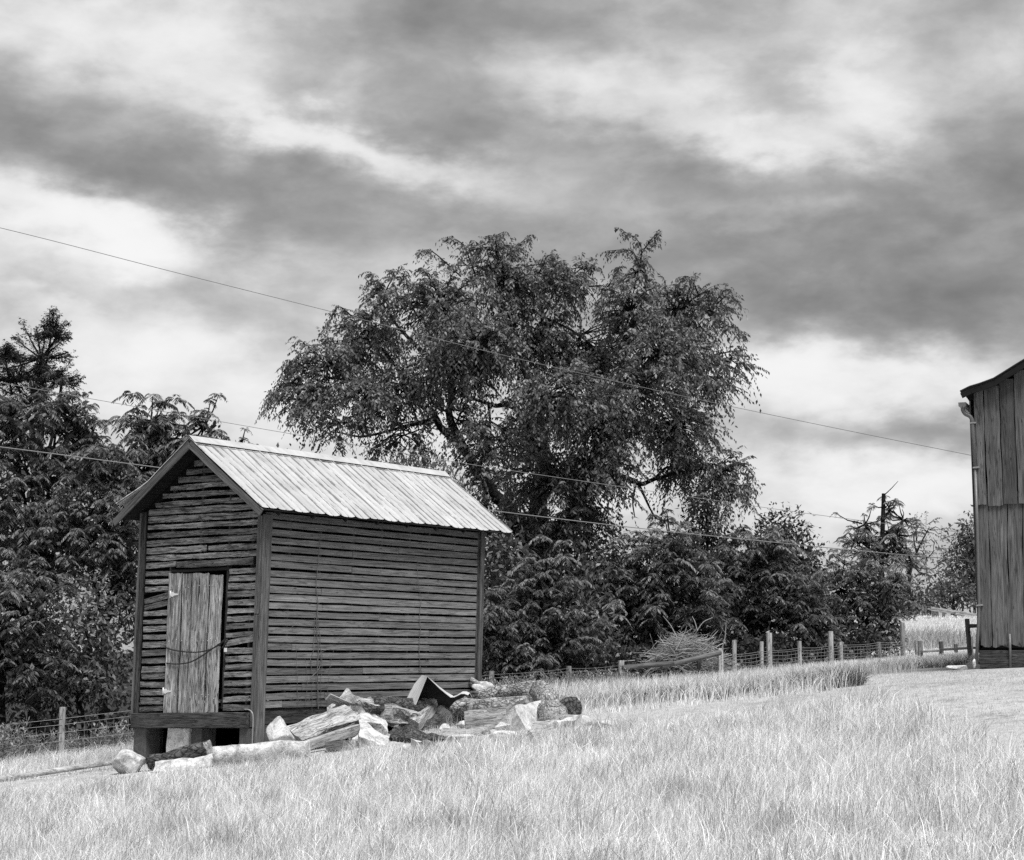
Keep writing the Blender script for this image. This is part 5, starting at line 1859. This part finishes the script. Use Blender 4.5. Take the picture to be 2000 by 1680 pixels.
tree('leafy_bush', 'hazier bush at the right end of the wire fence', 'bush', 59, [(1680, 1115, 60, 38), (1640, 1150, 65, 60), (1700, 1170, 75, 55), (1690, 1230, 80, 45), (1740, 1150, 45, 45), (1620, 1230, 60, 45), (1735, 1225, 30, 30)], L_PALE, 'rosette', .34, .55, group=SG, inner=.5)
tree('round_tree', 'round dense dark tree rising behind the widest bush', 'tree', 58, [(1530, 1040, 50, 48), (1565, 1090, 48, 50), (1510, 1080, 45, 50), (1560, 1150, 60, 60)], L_DARK, 'simple', .19, 1.3)
tree('round_tree', 'small round dark tree under the right edge of the huge tree', 'tree', 59, [(1375, 985, 40, 36), (1385, 1030, 45, 40), (1365, 1080, 60, 50)], L_DARK, 'simple', .19, 1.3)
SN = 61
tree('broken_tree', 'broken topped tree with a bare dark trunk beyond the fence', 'tree', SN, [(1690, 1025, 32, 20), (1672, 1055, 36, 24), (1765, 1015, 34, 16), (1750, 1045, 38, 22), (1700, 1075, 60, 28), (1745, 1085, 50, 26), (1735, 990, 16, 12), (1780, 1100, 30, 20)], L_SUMAC, 'rosette', .36, .5, inner=.15,
     trunk=[([(1722, 1240, 0), (1722, 1100, 0), (1724, 1030, 0), (1726, 964, 0)], .10, .065), ([(1726, 968, 0), (1740, 955, 0), (1754, 940, 0)], .02, .008), ([(1724, 1050, 0), (1745, 1030, .3), (1772, 1012, .5)], .06, .02), ([(1723, 1080, 0), (1700, 1050, .2), (1685, 1030, .3)], .05, .02), ([(1760, 1020, .4), (1765, 1005, .4), (1762, 995, .3)], .02, .01)], base=1722)
tree('thin_tree', 'thin pale tree with sparse leaves on visible branches', 'tree', 78, [(1790, 1060, 40, 35, 0, .5), (1815, 1035, 28, 22, 0, .4), (1770, 1090, 30, 30, 0, .5), (1810, 1090, 30, 30, 0, .5), (1790, 1030, 35, 20, 0, .5), (1825, 1060, 20, 25, 0, .5)], L_FAR, 'twig', .13, 1.7, wid=.4,
     trunk=[([(1778, 1200, 0), (1776, 1130, 0), (1790, 1080, 0), (1815, 1030, 0)], .10, .02), ([(1778, 1135, 0), (1768, 1090, 0), (1770, 1060, 0)], .06, .02), ([(1788, 1085, 0), (1810, 1090, 0), (1825, 1075, 0)], .04, .015), ([(1790, 1080, 0), (1785, 1050, 0), (1795, 1025, 0)], .04, .015)], base=1778)
FGp = 'far trees beyond the back field'
tree('far_tree', 'tall far tree half hidden by the barn corner', 'tree', 122, [(1885, 1060, 32, 36), (1905, 1040, 30, 34), (1870, 1110, 45, 45), (1905, 1120, 45, 50), (1940, 1080, 50, 70)], L_FAR, 'simple', .42, 1.1, group=FGp)
tree('far_tree', 'low far tree behind the far rail fence', 'tree', 120, [(1860, 1155, 38, 36), (1890, 1165, 35, 30), (1830, 1165, 30, 28)], L_FAR, 'simple', .40, 1.1, group=FGp)
tree('far_tree', 'low dark far tree left of the far rail fence', 'tree', 118, [(1790, 1165, 34, 34), (1765, 1175, 30, 26), (1808, 1180, 20, 18)], L_FAR, 'simple', .40, 1.1, group=FGp)
tree('far_tree', 'far tree seen through the gap under the thin pale tree', 'tree', 125, [(1740, 1160, 34, 36), (1715, 1170, 30, 30)], L_FAR, 'simple', .40, 1.1, group=FGp)

# woodland that closes the view behind the bushes
V, Fq, T, nv = [], [], [], 0
low = []
for px in list(range(-420, 930, 75)) + list(range(930, 1720, 55)):
    fx0, fy0 = on_fence(px)
    Yl = fy0 + (2.6 if px < 1400 else 3.6)
    gpt = Vector(((px - 1000) / F * Yl, Yl, 0))
    gpt.z = gz(gpt.x, gpt.y) + .45
    hh = gpt.z
    # row at which that point is seen
    uu = (hh / Yl * math.cos(PITCH) - math.sin(PITCH)) / (math.cos(PITCH) + hh / Yl * math.sin(PITCH))
    low.append((px, 840 - uu * F, 62, 46, Yl))
for (px, py, rx, ry, Y) in low + [(60, 1000, 260, 190, 53), (250, 1120, 200, 190, 51), (100, 1300, 300, 120, 47), (420, 1150, 200, 180, 52), (640, 1160, 170, 130, 51), (850, 1160, 130, 120, 50), (740, 1250, 200, 70, 49), (1060, 1200, 200, 110, 62), (1300, 1190, 190, 110, 62), (1500, 1190, 170, 90, 63), (1640, 1190, 90, 60, 64),
                           (-350, 1050, 300, 260, 50), (-800, 1050, 350, 280, 48)]:
    c, r = blob_world((px, py, rx, ry), Y, .5)
    area = math.pi * rx * ry * (Y / F) ** 2
    n = int(area * (85 if ry > 50 else 330))
    P = c + sphere_dirs(n) * r * (rng.random(n) ** .5)[:, None]
    LL = rng.uniform(.12, .24, n) if ry > 50 else rng.uniform(.10, .20, n)
    v_, f_ = leaf_quads(P, unit(rng.normal(size=(n, 3)) + np.array([0, 0, -.3])), unit(rng.normal(size=(n, 3)) + np.array([0, 0, .8])), LL, LL * .55)
    V.append(v_)
    Fq.append(f_ + nv)
    T.append(rng.uniform(0, .6, n))
    nv += len(v_)
tag(link('woods', npmesh('woods', np.vstack(V), np.vstack(Fq), np.concatenate(T)), L_DARK), 'dark wood closing the view behind the bushes', 'woods', kind='stuff')


# ------------------------------------------------------------------ grass and weeds
def blades(x, y, h, w, segs, lean, tone):
    n = len(x)
    z = gz_np(x, y)
    P = np.stack([x, y, z - .01], -1)
    ph = rng.uniform(0, 2 * np.pi, n)
    ld = np.stack([np.cos(ph), np.sin(ph), np.zeros(n)], -1) * (lean * h)[:, None] + np.array([.10, 0, 0]) * h[:, None]
    fa = rng.uniform(0, 2 * np.pi, n)
    sd = np.stack([np.cos(fa), np.sin(fa), np.zeros(n)], -1)
    ts = np.linspace(0, 1, segs + 1)
    ww = (1 - ts ** 1.8) * .92 + .08
    rows = []
    for t, k in zip(ts, ww):
        c = P + np.array([0, 0, 1.0]) * (h * (t - .28 * lean * t ** 3))[:, None] + ld * (t ** 2)
        rows.append(c - sd * (w * k * .5)[:, None])
        rows.append(c + sd * (w * k * .5)[:, None])
    V = np.stack(rows, 1)
    m_ = 2 * (segs + 1)
    base_ = (np.arange(n) * m_)[:, None]
    Fq = np.concatenate([np.stack([base_[:, 0] + 2 * s, base_[:, 0] + 2 * s + 1, base_[:, 0] + 2 * s + 3, base_[:, 0] + 2 * s + 2], -1) for s in range(segs)])
    return V.reshape(-1, 3), Fq, np.tile(tone, segs)


def patch_noise(x, y, s, seed):
    out = np.zeros(len(x))
    r_ = np.random.default_rng(seed)
    for o in range(4):
        kx, ky = r_.normal(0, 1, 2) * s * (1.7 ** o)
        k2 = r_.normal(0, 1, 2) * s * (1.7 ** o)
        out += (np.sin(x * kx + y * ky + r_.uniform(0, 6)) * np.cos(x * k2[0] - y * k2[1] + r_.uniform(0, 6))) / (1.25 ** o)
    return out / 2.2


class Field:
    def __init__(self):
        self.V, self.F, self.T, self.n = [], [], [], 0

    def add(self, r_):
        self.V.append(r_[0])
        self.F.append(r_[1] + self.n)
        self.T.append(r_[2])
        self.n += len(r_[0])

    def make(self, name, mat, label, cat):
        return tag(link(name, npmesh(name, np.vstack(self.V), np.vstack(self.F), np.clip(np.concatenate(self.T), 0, 1)), mat), label, cat, kind='stuff')


def scatter(n, y0, y1, k0=-.36, k1=.36, pw_=1.0):
    """points over the strip of ground between two depths, thinning with distance"""
    u = rng.random(n)
    y = y0 * (y1 / y0) ** u if pw_ == 0 else (y0 ** pw_ + u * (y1 ** pw_ - y0 ** pw_)) ** (1 / pw_)
    x = y * rng.uniform(k0, k1, n)
    return x, y


def crib_mask(x, y):
    d = np.stack([x - CO.x, y - CO.y], -1)
    t_ = d[:, 0] * CA.x + d[:, 1] * CA.y
    s_ = d[:, 0] * CB.x + d[:, 1] * CB.y
    return (t_ > -0.05) & (t_ < CL + .1) & (s_ > -.02) & (s_ < CW + .05)


fg = Field()
PA, PB = np.array([-8.5, 29.4]), np.array([2.3, 30.6])


def heap_near(x, y):
    q = np.stack([x, y], -1) - PA
    d = PB - PA
    f = np.clip((q @ d) / (d @ d), 0, 1)
    return np.linalg.norm(q - f[:, None] * d, axis=1)


x, y = scatter(330000, 10.5, 38.0, -.36, .36, .9)
ok = ~inside(MOWN, x, y) & ~crib_mask(x, y) & (y < fence_y(x) - .1) & ~((x > -1) & (y > 33.5)) & ~((x > 7.5) & (y > 34))
cl_ = patch_noise(x, y, 1.3, 5)
ok &= rng.random(len(x)) < .75 + .35 * cl_
x, y, cl_ = x[ok], y[ok], cl_[ok]
big = patch_noise(x, y, .45, 9)
h = (.165 + .10 * rng.random(len(x)) + .075 * cl_ + .05 * big) * np.where(rng.random(len(x)) < .12, 1.5, 1.0)
h = np.clip(h, .08, .6) * np.clip((heap_near(x, y) + .2) / 5.0, .12, 1.0)
d_ = np.stack([x - CO.x, y - CO.y], -1)
tone = .55 + rng.normal(0, .20, len(x)) + .14 * cl_ - .42 * np.clip((patch_noise(x, y, 1.0, 77) - .24) * 2.2, 0, 1)
tone = np.where(rng.random(len(x)) < .24, tone - .42, tone + .06)
lean = np.abs(rng.normal(.45, .42, len(x)))
w = rng.uniform(.0035, .0078, len(x)) * np.where(y > 22, 1.3, 1.0)
near = y < 14.5
fg.add(blades(x[near], y[near], h[near], w[near], 3, lean[near], tone[near]))
fg.add(blades(x[~near], y[~near], h[~near], w[~near], 2, lean[~near], tone[~near]))
# taller darker tufts and seed stalks
nt = 260
tx, ty = scatter(nt, 12, 33, -.33, .33, 1.6)
kx = np.repeat(tx, 45) + rng.normal(0, .10, nt * 45)
ky = np.repeat(ty, 45) + rng.normal(0, .12, nt * 45)
ok = ~inside(MOWN, kx, ky) & ~crib_mask(kx, ky) & ~((kx > -1) & (ky > 33)) & (heap_near(kx, ky) > 2.6)
kx, ky = kx[ok], ky[ok]
fg.add(blades(kx, ky, rng.uniform(.18, .42, len(kx)), rng.uniform(.007, .013, len(kx)), 3, np.abs(rng.normal(.4, .3, len(kx))), np.repeat(rng.uniform(.12, .5, nt), 45)[ok] + rng.normal(0, .10, len(kx))))
fg.make('tall_grass', L_GRASS, 'tall pale meadow grass filling the foreground', 'grass')

sg = Field()
xs = np.array([p[0] for p in MOWN])
x, y = rng.uniform(-2, 16, 150000), rng.uniform(18, 42, 150000)
ok = inside(MOWN, x, y) & (x < y * .36)
x, y = x[ok], y[ok]
print('mown blades', len(x))
sg.add(blades(x, y, rng.uniform(.02, .06, len(x)) * (1 + np.clip(patch_noise(x, y, 1.6, 8), 0, 1)), rng.uniform(.006, .012, len(x)), 1, np.abs(rng.normal(.6, .3, len(x))), .5 + rng.normal(0, .15, len(x)) + np.where(rng.random(len(x)) < .2, -.3, 0) + .3 * patch_noise(x, y, 1.2, 4)))
sg.make('mown_grass', L_SHORT, 'short mown grass of the track leading to the barn', 'grass')

bg_ = Field()
x, y = rng.uniform(-3.5, 16, 75000), rng.uniform(33, 62, 75000)
ok = ~inside(MOWN, x, y) & ~crib_mask(x, y) & (rng.random(len(x)) < np.clip((heap_near(x, y) - .5) / 2.5, .05, 1)) & (y < fence_y(x) + 1.6) & (x < y * .32) & (y > 33.2) & ~((x > 8.6) & (y < 43.2))
x, y = x[ok], y[ok]
pn = patch_noise(x, y, .8, 12)
bg_.add(blades(x, y, np.clip(.30 + .14 * rng.random(len(x)) + .12 * pn, .1, .8) * np.clip(1.25 - np.clip(y - 38, 0, 9) * .1, .35, 1), rng.uniform(.008, .016, len(x)), 2, np.abs(rng.normal(.4, .3, len(x))), .40 + rng.normal(0, .18, len(x)) + .16 * pn))
x, y = scatter(26000, 52, 112, .19, .33, 1.3)
ok = (y > fence_y(x) - 2) | (x > 12.4)
x, y = x[ok], y[ok]
bg_.add(blades(x, y, rng.uniform(.06, .16, len(x)), rng.uniform(.02, .04, len(x)), 1, np.abs(rng.normal(.5, .3, len(x))), .55 + rng.normal(0, .15, len(x)) + .2 * patch_noise(x, y, .25, 31)))
c = on_ground(1815, 1262, 50, 100)
x, y = c.x + rng.normal(0, 1.1, 1500), c.y + rng.normal(0, 1.5, 1500)
bg_.add(blades(x, y, rng.uniform(.5, 1.0, len(x)), rng.uniform(.015, .03, len(x)), 2, np.abs(rng.normal(.35, .2, len(x))), .10 + rng.normal(0, .12, len(x))))
bg_.make('bank_grass', L_GRASS, 'rough uncut grass on the bank and back field', 'grass')


def weed_field(name, label, spots, mat):
    V, Fq, T, nv = [], [], [], 0
    for (x, y, n, spread, h0, h1, leaf) in spots:
        px_ = x + rng.normal(0, spread, n)
        py_ = y + rng.normal(0, spread * .7, n)
        pz = gz_np(px_, py_)
        h = rng.uniform(h0, h1, n)
        m_ = 16
        t = np.linspace(.12, 1.0, m_)[None, :]
        az_ = rng.uniform(0, 6.28, (n, 1)) + np.arange(m_)[None] * 2.4
        tilt = rng.normal(0, .18, (n, 2))
        pos = np.stack([px_[:, None] + tilt[:, :1] * h[:, None] * t, py_[:, None] + tilt[:, 1:] * h[:, None] * t, pz[:, None] + h[:, None] * t], -1)
        e = rng.uniform(.0, .9, (n, m_)) + .5 * t
        d = np.stack([np.cos(az_) * np.cos(e), np.sin(az_) * np.cos(e), np.sin(e)], -1).reshape(-1, 3)
        LL = (leaf * (1.15 - .5 * t) * rng.uniform(.7, 1.2, (n, m_))).reshape(-1)
        v_, f_ = leaf_quads(pos.reshape(-1, 3), unit(d), unit(np.array([0, 0, 1.0]) + rng.normal(0, .3, d.shape)), LL, LL * .24, -.1, .25)
        V.append(v_)
        Fq.append(f_ + nv)
        T.append(np.repeat(rng.uniform(.15, .8, n), m_) + rng.normal(0, .15, n * m_))
        nv += len(v_)
    tag(link(name, npmesh(name, np.vstack(V), np.vstack(Fq), np.clip(np.concatenate(T), 0, 1)), mat), label, 'weeds', kind='stuff')


sp = []
for px in range(-260, 275, 14):
    x, y = on_fence(px)
    for dy in ((.3, .9) if px > 50 else (-.9, -.3, .4, 1.0)):
        sp.append((x + random.uniform(-.1, .1), y + dy, 4 if px > 50 else 6, .16, .25, .55 if px > 50 else .85, .17))
for px in range(940, 1215, 13):
    x, y = on_fence(px)
    for dy in (-1.2, -.5, .2, .8):
        sp.append((x, y + dy, 4, .18, .2, .5, .16))
for px in range(1215, 1800, 22):
    x, y = on_fence(px)
    sp.append((x, y + .3, 3, .2, .12, .3, .12))
weed_field('fence_weeds', 'leafy weeds growing along the foot of the fence', sp, L_WEED)
tuft = Field()
sp = []
for (px, py, n, s, h0, h1) in [(1155, 1378, 22, .5, .10, .25), (1205, 1372, 20, .6, .10, .25), (1275, 1372, 30, .5, .12, .30), (1340, 1362, 26, .6, .10, .25), (1420, 1364, 14, .5, .10, .22), (1490, 1357, 14, .6, .10, .2),
                               (1575, 1344, 30, .5, .12, .35), (1620, 1340, 34, .35, .15, .42), (1650, 1342, 20, .25, .15, .35), (1700, 1308, 18, .6, .08, .2), (1780, 1303, 14, .7, .08, .2), (1860, 1302, 14, .6, .08, .2)]:
    p = on_ground(px, py)
    sp.append((p.x, p.y, max(4, n // 2), s, h0 * .7, h1 * .8, .12))
    k = n * 34
    cx = rng.normal(0, s, n)
    cy = rng.normal(0, s * .6, n)
    x = p.x + np.repeat(cx, 34) + rng.normal(0, .06, k)
    y = p.y + np.repeat(cy, 34) + rng.normal(0, .06, k)
    ok = ~inside(MOWN, x, y)
    x, y = x[ok], y[ok]
    tuft.add(blades(x, y, rng.uniform(h0, h1 * 1.25, len(x)), rng.uniform(.010, .018, len(x)), 3, np.abs(rng.normal(.95, .4, len(x))), np.repeat(rng.uniform(.0, .35, n), 34)[ok] + rng.normal(0, .10, len(x))))  # dark blade tone stands for the shade under the arching tufts
tuft.make('bank_tufts', L_WEED, 'arching grass tufts with shade in their dark tone along the lower edge of the bank', 'grass')
weed_field('bank_weeds', 'low dark weeds among the grass at the foot of the bank', sp, L_SUMAC)

print('TRIS', sum(sum(len(p.vertices) - 2 for p in o.data.polygons) for o in bpy.data.objects if o.type == 'MESH' and len(o.data.polygons) < 5000) + sum(2 * len(o.data.polygons) for o in bpy.data.objects if o.type == 'MESH' and len(o.data.polygons) >= 5000))
